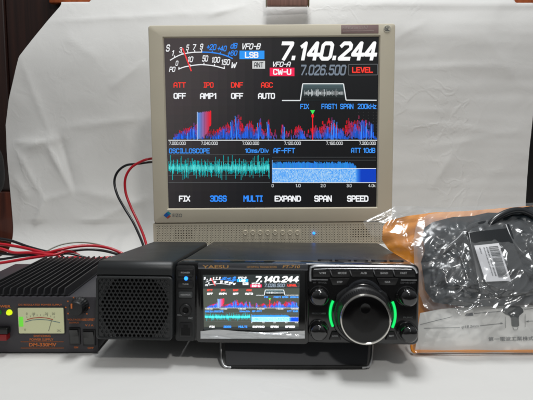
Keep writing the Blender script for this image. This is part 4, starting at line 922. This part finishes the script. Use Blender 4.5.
# printed card
CM = BM @ Matrix.Translation((0, -.004, 0))
g = MB(); sheet(g, [(290, 424), (320, 419), (352, 415)], 600, [(415, 314), (440, 309), (480, 306), (500, 304.8), (600, 300)], 353.0, lambda s, t, px, py: -.0005-.004*math.sin(t*2.2)-.0016*math.sin(px*.05), 60, 24)
card = build('printed_card', g, CARD, None, smooth=180, flip=False); card.matrix_world = BM
tag(card, 'white printed card with plug drawing standing inside the clear bag', 'card')
def cy(px, py):
    t = max(0, min(1, (353-py)/47)); return -.0005-.004*math.sin(t*2.2)-.0016*math.sin(px*.05)-.0008
def cmap(g, i0):   # drop lettering onto the card
    pass
class CB(MB):
    def put(s, pts): s.face([s.vert((P(a, b, cy(a, b))[0], cy(a, b), P(a, b, cy(a, b))[1])) for a, b in pts])
    def ln(s, pts, w):
        for (a, b), (c, d) in zip(pts, pts[1:]):
            n = max(1, int(abs(c-a)/6))
            for k in range(n):
                p, q = (a+(c-a)*k/n, b+(d-b)*k/n), (a+(c-a)*(k+1)/n, b+(d-b)*(k+1)/n)
                L = math.hypot(q[0]-p[0], q[1]-p[1]) or 1; nx_, ny_ = -(q[1]-p[1])/L*w/2, (q[0]-p[0])/L*w/2
                s.put([(p[0]+nx_, p[1]+ny_), (q[0]+nx_, q[1]+ny_), (q[0]-nx_, q[1]-ny_), (p[0]-nx_, p[1]-ny_)])
    def tx(s, body, box, sh=0, bold=0):
        tv, tf = glyphs(body, sh, bold); xa = min(v[0] for v in tv); xb = max(v[0] for v in tv); ya = min(v[1] for v in tv); yb = max(v[1] for v in tv)
        x0_, y0_, x1_, y1_ = box; i0 = len(s.v)
        for v in tv:
            k = (v[0]-xa)/(xb-xa); a = x0_+k*(x1_-x0_); b = y1_-(v[1]-ya)/(yb-ya)*(y1_-y0_)-k*1.2; y = cy(a, b); q = P(a, b, y); s.v.append((q[0], y, q[1]))
        for f in tf: s.face([i0+k for k in f])
g = CB(); g.mi = 0
g.put([(503, 308.4), (506, 306.4), (514, 305.6), (520, 306.4), (523, 309), (523.6, 312), (519.6, 315.4), (518.8, 317.4), (519.2, 325.6), (518, 326.6), (512.6, 326.6), (511.6, 325.4), (511.2, 318), (509.8, 315.8), (505, 314), (503, 312)])
g.mi = 1
g.ln([(512.8, 327), (514, 329.8), (517, 329.8), (518.2, 327)], .5); g.ln([(420, 324.6), (440, 319.6), (452, 316.6)], .45); g.ln([(474, 313.4), (503, 311)], .45); g.ln([(524, 309.2), (600, 304)], .45)
g.ln([(424, 328.2), (460, 327.4)], .45); g.ln([(480, 325.6), (502.6, 323.2)], .45); g.put([(500.6, 322.2), (503.4, 323.2), (500.6, 324.2)]); g.ln([(505.4, 316.6), (505.4, 328)], .35); g.ln([(525.2, 314), (525.2, 327)], .35); g.ln([(526, 321.2), (600, 318)], .45); g.put([(528.6, 320.2), (525.8, 321.3), (528.6, 322.2)])
g.put([(464.6, 315.8), (466.6, 313.2), (472.6, 312.6), (473.4, 315.6)])
g.tx('φ18.2mm', (461.6, 325.6, 478.6, 328.8), .1, .0)
g.tx('第一電波工業株式会社', (488.4, 337.0, 545, 341.2), 0, .01)
o = build('card_print', g, [INK, INKG], card, smooth=0)
# dark pouch
def pouch(s, t, px, py):
    b = (1-(2*s-1)**4)*(1-(2*t-1)**4); return -.0095-.011*b-.009*fbm(px*.035, py*.05, 11, 4)*b-.004*abs(noise.noise(Vector((px*.06, py*.06, 5))))*b
PM2 = BM
pou = thing('packed_antenna_base', 'dark pouch with thick black cable inside the clear bag, barcode sticker on it', 'antenna part', BM)
g = MB(); sheet(g, [(200, 446), (222, 426), (236, 422), (250, 425), (262, 421), (280, 424), (290, 425), (306, 436)], 600, [(418, 232), (430, 222), (446, 217), (466, 216), (480, 212.5), (495, 213), (507, 208.5), (524, 206), (540, 208.6), (600, 206)], [(420, 300), (460, 307), (600, 303)], pouch, 120, 70)
build('pouch', g, DARKPOUCH, pou, smooth=180, flip=False)
def curve3(pts): return [(P(a, b, y)[0], y, P(a, b, y)[1]) for a, b, y in pts]
for i, pts in enumerate((
    [(484, 240, -.012), (492, 222, -.018), (508, 212, -.021), (524, 211, -.021), (540, 220, -.020), (556, 236, -.014)],
    [(506, 226, -.018), (513, 242, -.024), (526, 256, -.026), (550, 266, -.024)],
    [(503, 238, -.018), (512, 258, -.023), (526, 272, -.025), (548, 282, -.024)])):
    g = MB(); g.tube(curve3(pts), .0038, 12); build('cable_loop', g, BLKC, pou, smooth=60)
g = MB(); g.prism([P(a, b, -.026) for a, b in ((480, 300), (533, 292), (506, 229), (467, 233))], -.0295, -.022, .0012, 3); build('mounting_bracket', g, mat('bracket_black', (20, 24, 27), .28, coat=.4, rvar=(30, .1)), pou)
for i, pts in enumerate(([(437, 262, -.014), (446, 250, -.020), (458, 240, -.022), (470, 228, -.020), (490, 222, -.016)], [(436, 292, -.012), (448, 280, -.018), (460, 262, -.022), (466, 246, -.020)], [(440, 300, -.010), (456, 294, -.018), (470, 284, -.020), (478, 296, -.016)])):
    g = MB(); g.tube(curve3([(q[0], q[1], q[2]+.004) for q in pts]), .0040, 12); build('cable_loop', g, BLKC, pou, smooth=60)
# barcode sticker
ST = [(474.2, 245.6), (498.8, 243.0), (511, 280.6), (485.6, 281.6)]
def spt(u, v, y=-.0345):
    a = ((1-u)*(1-v)*ST[0][0]+u*(1-v)*ST[1][0]+u*v*ST[2][0]+(1-u)*v*ST[3][0]); b = ((1-u)*(1-v)*ST[0][1]+u*(1-v)*ST[1][1]+u*v*ST[2][1]+(1-u)*v*ST[3][1]); q = P(a, b, y); return (q[0], q[1])
g = MB(); g.prism([spt(0, 0), spt(1, 0), spt(1, 1), spt(0, 1)], -.0345, -.0340, 0)
st_ = build('barcode_sticker', g, LABELP, pou, smooth=0)
g = MB(); rnd = random.Random(5); v = .07; yS = -.0348
def srect(u0, v0, u1, v1): g.poly([(spt(a, b, yS)[0], yS, spt(a, b, yS)[1]) for a, b in ((u0, v0), (u1, v0), (u1, v1), (u0, v1))])
while v < .88:
    w_ = rnd.choice((.010, .018, .018, .03)); srect(.56, v, .93, v+w_); v += w_+rnd.choice((.011, .011, .022))
for uu, h in ((.17, .028), (.34, .024), (.45, .03)):
    v = .07 if uu > .2 else .07
    while v < (.85 if uu > .2 else .22):
        w_ = rnd.uniform(.012, .03); srect(uu, v, uu+h*1.6, v+w_); v += w_+rnd.uniform(.010, .02)
build('barcode', g, INKG, st_, smooth=0)

# ------------------------------------------------------------------ light
w = bpy.data.worlds.new('World'); sc.world = w; w.use_nodes = True
nt = w.node_tree; bgN = nt.nodes['Background']; tc = nt.nodes.new('ShaderNodeTexCoord'); sp = nt.nodes.new('ShaderNodeSeparateXYZ'); cr = nt.nodes.new('ShaderNodeValToRGB')
mr = nt.nodes.new('ShaderNodeMapRange'); mr.inputs['From Min'].default_value = -1; mr.inputs['From Max'].default_value = 1
nt.links.new(tc.outputs['Generated'], sp.inputs[0]); nt.links.new(sp.outputs['Z'], mr.inputs['Value']); nt.links.new(mr.outputs[0], cr.inputs[0]); nt.links.new(cr.outputs[0], bgN.inputs[0])
e = cr.color_ramp.elements; e[0].position = .47; e[0].color = (.07, .065, .06, 1); e[1].position = .78; e[1].color = (.86, .89, .92, 1)
bgN.inputs[1].default_value = .35
def area(name, loc, aim, sx, sy, energy, col):
    l = bpy.data.lights.new(name, 'AREA'); l.shape = 'RECTANGLE'; l.size = sx; l.size_y = sy; l.energy = energy; l.color = col
    o = bpy.data.objects.new(name, l); COL.objects.link(o); o.location = loc; o.rotation_euler = (Vector(aim)-Vector(loc)).to_track_quat('-Z', 'Y').to_euler(); return o
area('ceiling_lamp', (.05, .64, 1.60), (.0, .64, 0), .55, .28, 16.5, (.97, .99, 1.0))
area('front_fill_lamp', (.25, -.45, 1.15), (.1, .55, .05), .10, .10, 5.6, (1, .98, .95))  # unseen lamp read from knob glints, enlarged and raised as front fill
sc.view_settings.view_transform = 'Standard'; sc.view_settings.look = 'None'; sc.view_settings.exposure = 0; sc.view_settings.gamma = 1
sc.render.engine = 'CYCLES'; sc.cycles.filter_width = 1.8; sc.cycles.transparent_max_bounces = 16; sc.cycles.max_bounces = 8
